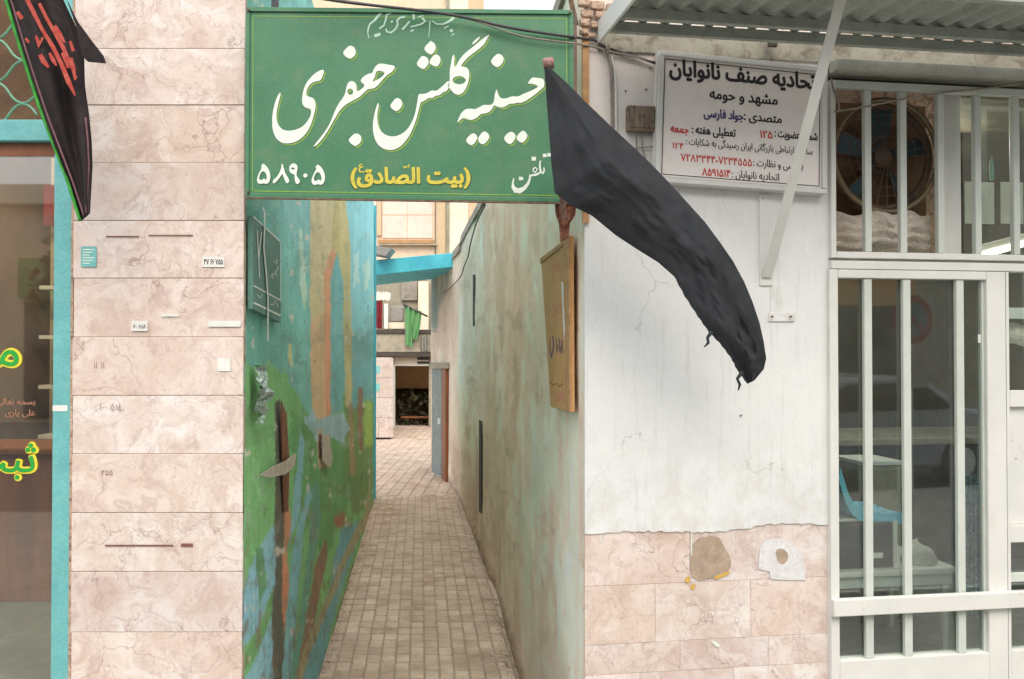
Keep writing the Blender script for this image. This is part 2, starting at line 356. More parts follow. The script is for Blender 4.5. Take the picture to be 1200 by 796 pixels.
M['tube_added'] = emitter('added_tube', (1, .97, .85, 1), 90)  # glow of the tubes added to light both rooms
M['tube_light'] = emitter('lit_tube', (1, .97, .8, 1), 2.2)

# ------------------------------------------------------------------ lettering
AR={'ا':('FE8D','FE8E'),'ب':('FE8F','FE90','FE91','FE92'),'ت':('FE95','FE96','FE97','FE98'),'ث':('FE99','FE9A','FE9B','FE9C'),'ج':('FE9D','FE9E','FE9F','FEA0'),'ح':('FEA1','FEA2','FEA3','FEA4'),'خ':('FEA5','FEA6','FEA7','FEA8'),'د':('FEA9','FEAA'),'ر':('FEAD','FEAE'),'ز':('FEAF','FEB0'),'س':('FEB1','FEB2','FEB3','FEB4'),'ش':('FEB5','FEB6','FEB7','FEB8'),'ص':('FEB9','FEBA','FEBB','FEBC'),'ض':('FEBD','FEBE','FEBF','FEC0'),'ط':('FEC1','FEC2','FEC3','FEC4'),'ظ':('FEC5','FEC6','FEC7','FEC8'),'ع':('FEC9','FECA','FECB','FECC'),'ف':('FED1','FED2','FED3','FED4'),'ق':('FED5','FED6','FED7','FED8'),'ک':('FB8E','FB8F','FB90','FB91'),'گ':('FB92','FB93','FB94','FB95'),'ل':('FEDD','FEDE','FEDF','FEE0'),'م':('FEE1','FEE2','FEE3','FEE4'),'ن':('FEE5','FEE6','FEE7','FEE8'),'و':('FEED','FEEE'),'ه':('FEE9','FEEA','FEEB','FEEC'),'ی':('FBFC','FBFD','FBFE','FBFF')}
def shape(s):
    out = []; n = len(s)
    for i, c in enumerate(s):
        if c not in AR: out.append({'(': ')', ')': '('}.get(c, c)); continue
        f = AR[c]; j0 = i > 0 and s[i-1] in AR and len(AR[s[i-1]]) == 4; j1 = i < n-1 and s[i+1] in AR and len(f) == 4
        out.append(chr(int(f[3 if j0 and j1 else 2 if j1 else 1 if j0 else 0], 16)))
    return re.sub('[۰-۹]+', lambda m: m.group(0)[::-1], ''.join(reversed(out)))
def sarea(p): return sum(p[i][0]*p[(i+1)%len(p)][1]-p[(i+1)%len(p)][0]*p[i][1] for i in range(len(p)))/2
def text_loops(s, res=4):
    c = bpy.data.curves.new("lettering_curve", 'FONT'); c.body = shape(s); c.resolution_u = res; c.fill_mode = 'NONE'
    o = bpy.data.objects.new("lettering_curve", c); COL.objects.link(o)
    bpy.context.view_layer.update()
    me = bpy.data.meshes.new_from_object(o.evaluated_get(bpy.context.evaluated_depsgraph_get()))
    adj = {}
    for e in me.edges:
        a, b = e.vertices; adj.setdefault(a, []).append(b); adj.setdefault(b, []).append(a)
    # edges keep the contour's direction: follow them in order
    nxt = {e.vertices[0]: e.vertices[1] for e in me.edges}
    seen = set(); loops = []
    for st in range(len(me.vertices)):
        if st in seen or st not in adj: continue
        cur = st; lp = []
        prev = None
        while cur not in seen:
            seen.add(cur); lp.append(tuple(me.vertices[cur].co[:2]))
            cand = [q for q in adj[cur] if q not in seen]
            if not cand: break
            cur = min(cand) if len(lp) == 1 else cand[0]
        if len(lp) > 2: loops.append(lp)
    bpy.data.objects.remove(o); bpy.data.curves.remove(c); bpy.data.meshes.remove(me)
    return loops
def inside(p, poly):
    x, y = p; r = False; n = len(poly)
    for i in range(n):
        x1, y1 = poly[i]; x2, y2 = poly[(i+1)%n]
        if (y1 > y) != (y2 > y) and x < (x2-x1)*(y-y1)/(y2-y1)+x1: r = not r
    return r
def grow(p, d, sgn):
    out = []; n = len(p)
    for i in range(n):
        a, b, c = Vector(p[i-1]), Vector(p[i]), Vector(p[(i+1)%n])
        e1 = (b-a); e2 = (c-b)
        if e1.length < 1e-6 or e2.length < 1e-6: out.append(p[i]); continue
        e1.normalize(); e2.normalize(); n1 = Vector((e1.y, -e1.x)); n2 = Vector((e2.y, -e2.x)); nn = n1+n2
        if nn.length < .2: nn = n1.copy()
        nn.normalize(); k = min(1.6, 1/max(.5, nn.dot(n1)))
        out.append(tuple(b + nn*d*k*sgn))
    return out
def text_mb(s, x_right, z_base, height, y, width=None, bold=0.0, left=False, rows=None):
    """Persian text as thin painted letters in the x/z plane at y; letter bodies filled by non-zero winding, row by row"""
    lp = text_loops(s)
    if not lp: return MB()
    xs = [p[0] for q in lp for p in q]; x0, x1 = min(xs), max(xs)
    sz = height; sx = width/(x1-x0) if width else height
    ys = [p[1] for q in lp for p in q]; y0, y1 = min(ys)-bold-.01, max(ys)+bold+.01
    n = rows or max(40, min(150, int((y1-y0)*height*1000/1.1))); dy = (y1-y0)/n; R0 = []
    segs = [(q[i], q[(i+1) % len(q)]) for q in lp for i in range(len(q))]
    for k in range(n):
        yy = y0 + (k+.5)*dy; cr = []
        for a, b in segs:
            if (a[1] > yy) != (b[1] > yy): cr.append((a[0]+(b[0]-a[0])*(yy-a[1])/(b[1]-a[1]), 1 if b[1] > a[1] else -1))
        cr.sort(); w = 0; iv = []
        for xx, d in cr:
            if w == 0: st = xx
            w += d
            if w == 0 and xx > st: iv.append((st, xx))
        R0.append(iv)
    m = int(bold/dy) if bold > 0 else 0; mb = MB(); kx = sz/sx
    for k in range(n):
        iv = []
        for j in range(max(0, k-m), min(n, k+m+1)):
            e = math.sqrt(max(0, bold*bold-((j-k)*dy)**2))*kx if bold > 0 else bold*kx
            iv += [(p-e, q+e) for p, q in R0[j] if q+e > p-e]
        iv.sort(); out = []
        for p, q in iv:
            if out and p <= out[-1][1]: out[-1][1] = max(out[-1][1], q)
            else: out.append([p, q])
        za, zb_ = z_base+(y0+k*dy)*sz, z_base+(y0+(k+1)*dy)*sz
        for p, q in out:
            p, q = x_right+(p-x1)*sx, x_right+(q-x1)*sx
            mb.add([(p,y,za),(q,y,za),(q,y,zb_),(p,y,zb_)], [(0,1,2,3)])
    return mb
def smooth_poly(p, it=1):
    for _ in range(it):
        q = []
        for i in range(len(p)):
            a, b = p[i], p[(i+1)%len(p)]
            q += [(a[0]*.75+b[0]*.25, a[1]*.75+b[1]*.25), (a[0]*.25+b[0]*.75, a[1]*.25+b[1]*.75)]
        p = q
    return p
def poly_mb(polys, y, mb=None):
    """list of (outer, [holes]) in x/z"""
    mb = mb or MB()
    for outer, hs in polys:
        ps = [outer] + hs; flat = [p for r in ps for p in r]
        tri = tessellate_polygon([[Vector((p[0], p[1], 0)) for p in r] for r in ps]); fs = []
        for t in tri:
            a, b, c = [flat[i] for i in t]
            fs.append(tuple(t) if (b[0]-a[0])*(c[1]-a[1])-(c[0]-a[0])*(b[1]-a[1]) > 0 else tuple(t[::-1]))
        mb.add([(p[0], y, p[1]) for p in flat], fs)
    return mb
def stroke(pts, w, w2=None):
    """brush stroke outline around a polyline; width tapers w -> w2"""
    n = len(pts); L = []; Rr = []; w2 = w if w2 is None else w2
    for i, p in enumerate(pts):
        a = Vector(pts[max(0, i-1)]); b = Vector(pts[min(n-1, i+1)]); d = (b-a).normalized(); q = Vector((-d.y, d.x))
        ww = (w + (w2-w)*i/(n-1))/2 if not isinstance(w, (list, tuple)) else w[i]/2
        L.append(tuple(Vector(p)+q*ww)); Rr.append(tuple(Vector(p)-q*ww))
    return L + Rr[::-1]

# ------------------------------------------------------------------ value noise for painted walls
def vnoise(x, y, seed=0):
    xi = np.floor(x).astype(int); yi = np.floor(y).astype(int); xf = x-xi; yf = y-yi
    def h(a, b):
        n = (a*374761393 + b*668265263 + seed*1442695041) & 0x7fffffff
        n = ((n ^ (n >> 13))*1274126177) & 0x7fffffff
        return ((n ^ (n >> 16)) & 0xffff)/65535.0
    sx = xf*xf*(3-2*xf); sy = yf*yf*(3-2*yf)
    return (h(xi,yi)*(1-sx)+h(xi+1,yi)*sx)*(1-sy) + (h(xi,yi+1)*(1-sx)+h(xi+1,yi+1)*sx)*sy
def fbm(x, y, o=5, seed=0):
    s = 0; a = .5; t = 0
    for i in range(o): s = s + a*vnoise(x*2**i, y*2**i, seed+i*17); t += a; a *= .55
    return s/t
def pip(px, py, poly):
    r = np.zeros(px.shape, bool); n = len(poly)
    for i in range(n):
        x1, y1 = poly[i]; x2, y2 = poly[(i+1)%n]
        if y1 == y2: continue
        c = ((y1 > py) != (y2 > py)) & (px < (x2-x1)*(py-y1)/(y2-y1)+x1); r ^= c
    return r
def painted_wall(name, P, colfun, U, V, thing, mat, uw=None):
    """P[i][j] points; colour from colfun(U, V, s, z)"""
    n, m = len(P), len(P[0]); mb = MB(); mb.grid(P)
    o = thing.part(name, mb, mat, smooth=True)
    ca = o.data.color_attributes.new("Col", 'FLOAT_COLOR', 'POINT')
    c = colfun(U, V); a = np.ones((n*m, 4), np.float32); a[:, :3] = c.reshape(-1, 3); ca.data.foreach_set('color', a.ravel())
    return o

# ================================================================== SETTING: ground
def xl(Y): return -1.134 - .108*(Y-3.6)
RY = [3.6, 6.25, 8.63, 10.5, 13.5, 16.0, 17.6]; RX = [.306, .0625, -.173, -.42, -.81, -1.2, -1.71]
def xr(Y): return float(np.interp(Y, RY, RX))
def xrs(Y): return (xr(Y-.5) + 2*xr(Y) + xr(Y+.5))/4 if Y > 4.2 else xr(Y)
FZ = -0.8
single('ground', MB().box(-300, 300, -300, 300, -1.4, -1.2), M['earth'], None, None, kind='structure')
mb = MB().box(-40, 40, -1.2, 4.04, -.3, 0); single('pavement', mb, M['pavement'], None, None, kind='structure', b=.01)
mb = MB().box(-40, 40, -8.0, -1.2, -.4, -.13); single('road', mb, M['asphalt'], None, None, kind='structure')
mb = MB().box(-40, 40, -14, -8.0, -.4, 0); single('far_pavement', mb, M['pavement'], None, None, kind='structure', b=.01)
steps = Thing('alley_steps', None, None, (0, 4.04, FZ), kind='structure')
for i in range(4):
    y0 = 4.04 + i*.36; z = 0 - .2*(i+0) - .16
    steps.part('step', MB().box(xl(y0)-.12, xr(y0)+.12, y0 + .002, y0+.36, FZ-.1, z), M['pavement'], b=.01)
floor = Thing('alley_floor', None, None, (-.6, 5.5, FZ), kind='structure')
floor.part('bedding', MB().add([(-1.6,5.4,FZ-.012),(.4,5.4,FZ-.012),(-1.2,19,FZ-.012),(-5.2,30,FZ-.012),(-9,30,FZ-.012),(-9,13.9,FZ-.012),(-2.45,13.9,FZ-.012)], [(0,1,2,3,4,5,6)]), M['paver_joint'])
BW, BL = .112, .165
def paver(mb, x, y, w, l, z, dx):
    g = .0035; x0 = x+g; x1 = x+w-g; y0 = y+g; y1 = y+l-g; c = .006
    sk = lambda yy: dx(yy)
    b = [(x0+sk(y0),y0,FZ-.02),(x1+sk(y0),y0,FZ-.02),(x1+sk(y1),y1,FZ-.02),(x0+sk(y1),y1,FZ-.02)]
    t = [(x0+c+sk(y0),y0+c,z),(x1-c+sk(y0),y0+c,z),(x1-c+sk(y1),y1-c,z),(x0+c+sk(y1),y1-c,z)]
    mb.hexa(b, t)
count = 0; rest = MB()
y = 5.48; row = 0
paver_mesh = []
for k in range(5):
    q = MB(); paver(q, 0, 0, BW, BL, FZ, lambda yy: -.108*yy); me = q.mesh('paver', (0, 0, FZ), [M['paver']]); me.polygons.foreach_set('use_smooth', [False]*len(me.polygons)); paver_mesh.append(me)
def block_mat(i):
    return None
while y < 14.1:
    ncol = int((xr(y) - xl(y)) / BW) + 2
    for c in range(ncol):
        off = BL*.5*(c % 2)*(1 if row >= 0 else 0)*0 + random.uniform(-.012, .012)
        z = FZ + random.uniform(-.006, .004)
        if count < 295 and y > 5.9:
            o = bpy.data.objects.new('paver', random.choice(paver_mesh)); COL.objects.link(o); o.parent = floor.o
            o.location = Vector((xl(y) + c*BW, y+off, z)) - floor.base; o.rotation_euler = (random.uniform(-.012,.012), random.uniform(-.02,.02), random.uniform(-.02,.02)); count += 1
        else:
            paver(rest, xl(y)+c*BW, y+off, BW, BL, z, lambda yy, y=y: -.108*(yy-y))
    y += BL; row += 1
while y < 27:
    x = -8.9 if y > 14 else -2.5
    while x < (xr(y) if y < 17.6 else xr(17.6) - .1*(y-17.6)) + .3:
        paver(rest, x, y, .2, .2, FZ + random.uniform(-.004, .003), lambda yy: 0); x += .2
    y += .2
floor.part('paver_field', rest, M['paver'], kind='stuff')

# paver tone varies block by block
t = M['paver'].node_tree; oi = t.nodes.new("ShaderNodeObjectInfo"); bsdf = t.nodes["Principled BSDF"]
src = bsdf.inputs['Base Color'].links[0].from_socket
ge = t.nodes.new("ShaderNodeNewGeometry"); ns_ = t.nodes.new("ShaderNodeTexNoise"); ns_.inputs['Scale'].default_value = 2.6; ns_.inputs['Detail'].default_value = 7; ns_.inputs['Roughness'].default_value = .7
t.links.new(ge.outputs['Position'], ns_.inputs['Vector']); rs = t.nodes.new("ShaderNodeValToRGB"); t.links.new(ns_.outputs['Fac'], rs.inputs[0])
rs.color_ramp.elements[0].position = .36; rs.color_ramp.elements[0].color = S(214,206,198); rs.color_ramp.elements[1].position = .6; rs.color_ramp.elements[1].color = (1,1,1,1)
ms = t.nodes.new("ShaderNodeMix"); ms.data_type = 'RGBA'; ms.blend_type = 'MULTIPLY'; ms.inputs[0].default_value = 1; t.links.new(src, ms.inputs[6]); t.links.new(rs.outputs[0], ms.inputs[7]); src = ms.outputs[2]
rp = t.nodes.new("ShaderNodeValToRGB"); t.links.new(oi.outputs['Random'], rp.inputs[0]); rp.color_ramp.elements[0].color = S(232,226,222); rp.color_ramp.elements[1].color = (1.05,1.03,1.0,1)
mx = t.nodes.new("ShaderNodeMix"); mx.data_type = 'RGBA'; mx.blend_type = 'MULTIPLY'; mx.inputs[0].default_value = 1
t.links.new(src, mx.inputs[6]); t.links.new(rp.outputs[0], mx.inputs[7]); t.links.new(mx.outputs[2], bsdf.inputs['Base Color'])

# ================================================================== MURAL WALL (left side of the alley)
C = lambda r, g, b: np.array(S(r, g, b)[:3])
MURAL = [
 ([(330,225),(364,225),(364,300),(356,330),(346,300)], C(112,176,172), 4),
 ([(287,420),(300,432),(318,428),(335,440),(350,468),(366,486),(400,480),(440,462),(440,640),(372,800),(280,800)], C(108,172,92), 5),
 ([(338,500),(362,484),(400,490),(418,560),(400,620),(380,650),(350,620)], C(84,150,80), 8),
 ([(405,470),(440,430),(440,600),(412,600),(400,540)], C(96,138,62), 8),
 ([(402,235),(440,235),(440,450),(412,470),(410,300)], C(116,190,196), 2),
 ([(408,400),(440,380),(440,470),(412,480)], C(86,160,164), 6),
 ([(364,225),(402,225),(406,262),(398,290),(388,300),(386,480),(380,500),(366,492),(363,350)], C(190,174,124), 1),
 ([(364,380),(386,360),(386,490),(366,492)], C(200,166,118), 3),
 ([(380,320),(392,282),(394,300),(387,330),(388,488),(381,492)], C(202,138,96), 1),
 ([(392,225),(404,225),(411,290),(412,400),(413,474),(405,478),(403,400),(402,330),(396,298),(388,290)], C(180,168,104), 1),
 ([(388,330),(395,298),(402,330),(403,470),(388,470)], C(92,166,168), 1.5),
 ([(408,476),(414,470),(417,560),(410,555)], C(150,130,80), 1),
 ([(420,452),(426,455),(426,530),(420,520)], C(140,96,66), 2),
 ([(427,470),(436,470),(437,520),(428,522)], C(150,190,60), 3),
 ([(322,470),(328,468),(332,500),(334,560),(336,640),(333,800),(315,800),(321,640),(323,540)], C(80,66,58), 1),
 ([(328,480),(332,490),(335,530),(330,530)], C(170,120,80), 1),
 ([(333,590),(338,596),(343,625),(337,640),(339,690),(333,745),(330,700),(332,640)], C(196,122,80), 2),
 ([(284,700),(292,668),(304,640),(322,612),(323,680),(312,710),(300,742),(284,760)], C(118,176,192), 2),
 ([(300,640),(309,640),(312,690),(303,706)], C(80,140,80), 2),
 ([(284,800),(300,770),(318,720),(321,800)], C(116,172,186), 2),
 ([(284,770),(305,735),(320,690),(320,716),(300,770),(284,790)], C(88,150,80), 1.5),
 ([(351,500),(357,520),(352,600),(338,640),(342,600),(348,550)], C(112,170,180), 1.5),
 ([(340,660),(348,620),(356,590),(361,565),(366,580),(356,620),(350,700),(340,800),(330,800)], C(108,170,178), 1.5),
 ([(366,572),(374,566),(376,600),(368,660),(356,740),(346,800),(338,800),(352,720),(362,640)], C(84,150,130), 2),
 ([(370,660),(382,630),(384,650),(374,700),(362,760),(356,800),(346,800)], C(136,96,72), 1),
 ([(354,800),(362,760),(372,735),(382,700),(396,640),(400,620),(408,618),(422,612),(417,640),(400,690),(385,745),(372,800)], C(84,154,168), 2),
 ([(388,606),(404,598),(408,612),(398,622)], C(150,92,64), 3),
 ([(434,560),(428,600),(398,660),(376,712),(356,760),(346,800),(352,800),(384,712),(404,664),(436,606)], C(150,146,104), 2),
 ([(440,575),(436,610),(412,668),(395,720),(372,800),(380,800),(440,640)], C(128,104,86), 2),
 ([(352,484),(362,490),(366,478),(373,492),(385,486),(402,482),(410,500),(404,520),(386,510),(372,520),(362,500)], C(138,176,186), 2),
 ([(372,505),(378,502),(384,535),(384,548),(374,548),(372,530)], C(186,162,130), 1),
 ([(373,508),(377,508),(377,538),(373,538)], C(104,74,56), 1),
 ([(350,268),(353,270),(357,310),(360,350),(357,366),(352,340)], C(168,204,182), 1.5),
 ([(337,402),(342,405),(343,430),(338,425)], C(180,180,120), 1.5),
 ([(415,300),(420,295),(421,330),(415,335)], C(160,205,195), 2),
 ([(426,310),(433,305),(433,335),(427,338)], C(160,200,185), 2),
]
def mural_col(U, V):
    du = (fbm(U/9, V/16, 4, 3)-.5); dv = (fbm(U/9+50, V/16, 4, 9)-.5)
    out = np.empty(U.shape+(3,)); n1 = fbm(U/26, V/60, 5, 21)
    k = np.clip((U-285)/50, 0, 1)[..., None]
    out[:] = C(74,148,128)*(1-k) + C(98,172,162)*k
    out *= (1 + (n1[..., None]-.5)*.55)
    for poly, c, soft in MURAL:
        al = 0; jx = (fbm(U/2.5, V/4, 3, 91)-.5)*2.2; jy = (fbm(U/2.5, V/4, 3, 92)-.5)*6
        for q in range(5):
            al = al + pip(U+du*soft*2.2+jx+(q-2)*.14*min(soft, 4), V+dv*soft*5+jy+((q*2) % 5-2)*.3*min(soft, 4), poly)/5.0
        tone = 1 + (fbm(U/7, V/30, 4, int(poly[0][0]+poly[0][1]))[..., None]-.5)*.3
        out = out*(1-al[..., None]*.93) + c*tone*al[..., None]*.93
    # vertical brush strokes, water runs, blotches of dark grime and pale salts
    st = fbm(U/2.2, V/70, 3, 77); out *= (1 + (st[..., None]-.5)*.22)
    g = np.clip((fbm(U/14, V/22, 5, 55)-.56)*6, 0, 1)[..., None]*.3
    out = out*(1-g) + C(84,110,80)*g
    g = np.clip((fbm(U/12, V/20, 5, 155)-.62)*6, 0, 1)[..., None]*.3
    out = out*(1-g) + C(150,178,160)*g
    ed = np.abs(fbm(U/16, V/34, 4, 310)-.5); g = np.clip(1-ed/.006, 0, 1)[..., None]*.6; out = out*(1-g) + C(60,70,58)*g
    g = np.clip((fbm(U/9, V/14, 5, 355)-.73)*14, 0, 1)[..., None]*.8; out = out*(1-g) + C(196,186,168)*g
    low = np.clip((V-520)/200, 0, 1)[..., None]; g = np.clip((fbm(U/5, V/18, 5, 255)-.58)*8, 0, 1)[..., None]*low*.7
    out = (out*(1-g) + C(112,92,70)*g)*1.42; gr = out.mean(axis=-1, keepdims=True)
    return np.clip(out*.86 + gr*.14 + .02, 0, .85)
mural = Thing('mural_wall', 'alley wall with a blistered green, blue and ochre painted mural, left of the paved passage', 'wall', (-1.7, 8.7, FZ))
LY = [3.615]
us = np.linspace(284.5, 438, 210)
def Y_of_u_left(u): k = (u-600)/F; return (-1.134+.108*3.6)/(k+.108)   # x = k*Y (pitch ignored)
LY = np.clip(np.array([Y_of_u_left(u) for u in us]), 3.605, 13.9); LY = np.unique(LY)
LZ = np.concatenate([np.linspace(FZ-.1, 2.6, 400), np.linspace(2.62, 4.0, 60)])
YY, ZZ = np.meshgrid(LY, LZ, indexing='ij')
XX = -1.134 - .108*(YY-3.6)
bulge = (fbm(YY*1.7, ZZ*2.0, 5, 400)-.5)*.035
XX = XX + bulge + np.clip(.25-np.abs(YY-9.0)*.05, 0, 1)*0
c_, s_ = math.cos(PITCH), math.sin(PITCH)
fw = YY*c_ + (ZZ-CZ)*s_; UU = 600 + F*XX/fw; VV = 398 - F*(-YY*s_ + (ZZ-CZ)*c_)/fw
P = [[(XX[i,j], YY[i,j], ZZ[i,j]) for j in range(len(LZ))] for i in range(len(LY))]
painted_wall('painted_face', P, mural_col, UU, VV, mural, M['mural'])
a0, a1 = xl(3.605), xl(13.9)
mural.part('masonry', MB().hexa([(a0-.4,3.72,FZ-.1),(a0-.06,3.72,FZ-.1),(a1-.03,13.9,FZ-.1),(a1-.4,13.9,FZ-.1)], [(a0-.4,3.72,3.99),(a0-.06,3.72,3.99),(a1-.03,13.9,3.99),(a1-.4,13.9,3.99)]), M['grey_plaster'])
mural.part('wall_end', MB().box(a1-.4, a1+.02, 13.9, 14.0, FZ-.1, 3.99), M['cyan_beam'])
# peeling flakes that stand off the wall
def wall_l(u, v, off=0.0):
    Y = Y_of_u_left(u); p = at(u, v, Y); return Vector((p.x + off, Y, p.z))
def flake(pts, off0, off1):
    mb = MB(); q = [wall_l(u, v, off0 + (off1-off0)*k) for u, v, k in pts]; c = sum(q, Vector())/len(q); r = [p + Vector((-.004, 0, 0)) for p in q]
    n = len(q); vs = q + r; mb.add(vs, [tuple(range(n)), tuple(range(2*n-1, n-1, -1))] + [(i, n+i, n+(i+1)%n, (i+1)%n) for i in range(n)]); return mb
mural.part('peeling_flake', flake([(300,557,0),(312,547,.4),(326,540,.8),(337,531,1),(335,546,1),(326,556,.6),(310,560,.1)], .02, .05), M['flake'])
mural.part('peeling_flake', flake([(375,512,0),(381,508,.6),(384,540,.8),(382,549,.5),(375,540,0)], .02, .045), M['flake'])
mural.part('peeling_flake', flake([(326,470,0),(331,485,.4),(334,540,.6),(333,600,.5),(329,600,0),(327,530,0)], .018, .03), M['wood_dark'])

# plaque hung on the mural wall
pq = Thing('wall_plaque', 'grey green sheet plaque with white arrow and lines on the mural wall by the pillar', 'plaque', wall_l(306, 330))
def wl(u, v, off): return wall_l(u, v, off)
def plaque_quad(pts, off, th):
    mb = MB(); q = [wl(u, v, off) for u, v in pts]; r = [p - Vector((th, 0, 0)) for p in q]; n = len(q)
    mb.add(q + r, [tuple(range(n)), tuple(range(2*n-1, n-1, -1))] + [(i, n+i, n+(i+1)%n, (i+1)%n) for i in range(n)]); return mb
M['plaque'] = worn('plaque_paint', S(94,142,130), S(82,128,116), S(110,150,140), scale=8, rough=.6, amount=.4)
pq.part('sheet', plaque_quad([(288,253),(322,284),(322,378),(288,362)], .03, .022), M['plaque'])
for a, b_, w in (((288.5,254),(321,283),1.7),((289,335),(321.5,352),1.6),((289,355),(321.5,370),2.2),((321.4,284),(321.4,352),.7)):
    d = Vector((b_[0]-a[0], b_[1]-a[1])).normalized(); nx_, ny_ = -d.y*w/2, d.x*w/2
    pq.part('white_line', plaque_quad([(a[0]+nx_,a[1]+ny_),(b_[0]+nx_,b_[1]+ny_),(b_[0]-nx_,b_[1]-ny_),(a[0]-nx_,a[1]-ny_)], .032, .001), M['white_paint'])
def wall_stroke(t, name, pts, w, off, mat):
    o = stroke(pts, w); n = len(pts); mb = MB(); q = [wl(u, v, off) for u, v in o]
    mb.add(q, [(i, i+1, 2*n-2-i, 2*n-1-i) for i in range(n-1)]); t.part(name, mb, mat)
wall_stroke(pq, 'arrow_line', [(299,243),(301,250),(301,268),(300,290),(303,320),(305,350),(305,400)], 1.7, .036, M['white_paint'])
wall_stroke(pq, 'painted_stroke', [(292.5,270),(294,300),(295.5,326)], 1.2, .033, M['white_paint'])
wall_stroke(pq, 'painted_stroke', [(298,272),(295.5,290),(294.5,305)], 1.2, .033, M['white_paint'])
for pts in ([(309,325),(311,320),(312,326)], [(313,322),(315,316),(316,324)], [(317,318),(318.5,312)], [(313,308),(314,306)], [(316,310),(317,304)], [(293,345),(296,350),(299,346)], [(308,356),(312,358),(315,352),(318,360)]):
    wall_stroke(pq, 'painted_stroke', pts, 1.0, .033, M['white_paint'])
# crumpled foil beside the pillar
mb = MB(); G = []
for i in range(14):
    row_ = []
    for j in range(6):
        k = i/13; w = math.sin(k*math.pi)**.6
        u = 290 + 2 + (j/5)*16*w*(.7+.3*math.sin(i*1.3)); v = 428 + k*68
        row_.append(wall_l(u if u < 309 else 309, v, .02 + random.uniform(0, .05)))
    G.append(row_)
mb.grid(G); single('foil_scrap', mb, M['foil'], 'crumpled silvery foil scrap stuck at the pillar edge beside the mural', 'foil scrap', wall_l(296, 495))

# ================================================================== RIGHT ALLEY WALL
def Y_of_u_right(u):
    k = (u-600)/F; Ys = np.linspace(3.6, 17.6, 2000); xs = np.array([xr(y) for y in Ys]); d = xs/Ys - k
    return float(Ys[np.argmin(np.abs(d))])
RW = [
 ([(640,225),(690,225),(690,800),(640,800)], C(200,188,176), 4),
 ([(606,420),(640,380),(690,440),(690,800),(600,800),(590,600)], C(204,200,194), 6),
 ([(560,300),(604,240),(645,240),(640,420),(600,520),(570,420)], C(190,180,162), 7),
 ([(527,300),(562,300),(560,400),(552,470),(530,440)], C(184,190,186), 6),
 ([(560,430),(590,430),(596,640),(570,620)], C(170,158,138), 6),
 ([(596,300),(612,270),(618,400),(608,520),(598,420)], C(188,166,150), 5),
 ([(530,530),(560,560),(572,640),(545,590)], C(150,122,106), 5),
 ([(640,560),(684,560),(684,800),(650,800)], C(204,196,190), 5),
 ([(503,300),(528,300),(524,560),(503,560)], C(150,156,148), 3),
 ([(503,290),(529,300),(522,345),(513,362),(512,388),(503,388)], C(50,122,128), .8),  # teal under the beam, darkened in the colour for its shade
 ([(503,290),(529,300),(522,345),(513,362),(512,388),(503,388)], C(50,122,128), .8),
]
def rw_col(U, V):
    du = (fbm(U/10, V/14, 4, 31)-.5)*7; dv = (fbm(U/10+9, V/14, 4, 39)-.5)*10
    out = np.empty(U.shape+(3,)); out[:] = C(198,184,166); acc = out.copy()
    for poly, c, soft in RW:
        for kx in (-1.6, 0, 1.6):
            for ky in (-2, 2):
                m = pip(U+du*soft*.4+kx*soft, V+dv*soft*.6+ky*soft*2, poly)
                acc = np.where(m[..., None], acc*(5/6)+c*(1/6)*1.0, acc)
    out = acc
    st = fbm(U/5.0, V/120, 4, 177); out = out*(1 + (st[..., None]-.5)*.42)
    st = fbm(U/11, V/90, 5, 178); g = np.clip((st-.47)*4, 0, 1)[..., None]*.45; out = out*(1-g) + C(160,132,112)*g
    st = fbm(U/6.2, V/55, 5, 179); g = np.clip((st-.55)*5, 0, 1)[..., None]*.5; out = out*(1-g) + C(214,216,210)*g
    g = np.clip((fbm(U/9, V/16, 6, 180)-.64)*7, 0, 1)[..., None]*.3; out = out*(1-g) + C(120,98,84)*g
    g = np.clip((fbm(U/22, V/50, 5, 181)-.5)*4, 0, 1)[..., None]*.35; out = out*(1-g) + C(178,172,156)*g
    # brown splash band just above the floor
    base_v = np.interp(U, [505,525,540,560,580,610,640,690], [548,562,590,640,690,796,900,1068])
    hgt = (base_v - V)/np.maximum(base_v-412, 1)*2.4
    g = np.clip(1-(hgt+ (fbm(U/4, V/6, 4, 182)-.5)*.25)/.16, 0, 1)[..., None]*.75; out = out*(1-g) + C(112,88,72)*g
    g = np.clip(1-(hgt+(fbm(U/8, V/40, 4, 183)-.5)*1.2)/1.1, 0, 1)[..., None]*.3; out = out*(1-g) + C(140,112,94)*g
    gr = out.mean(axis=-1, keepdims=True); out = out*.55 + gr*np.array([1.03, 1.0, .93])*.45
    return np.clip(out*np.array([1.76,1.54,1.40]),0,.85)
rw = Thing('alley_wall', 'tall streaked grey plaster wall bending away on the right side of the passage', 'wall', (-.3, 10, FZ))
us = np.linspace(504, 685, 220); ys = np.unique(np.array([Y_of_u_right(u) for u in us])); ys = np.concatenate([[3.602], ys[ys > 3.61]])
for yy in np.linspace(13, 17.6, 14):
    if np.min(np.abs(ys-yy)) > .08: ys = np.append(ys, yy)
ys = np.sort(ys); RZ = np.concatenate([np.linspace(FZ-.1, 3.35, 460)])
YY, ZZ = np.meshgrid(ys, RZ, indexing='ij'); X1 = np.array([xrs(y) for y in ys]); XX = X1[:, None] + (fbm(YY*1.3, ZZ*1.6, 5, 500)-.5)*.05*np.clip((YY-3.6)*3, 0, 1)
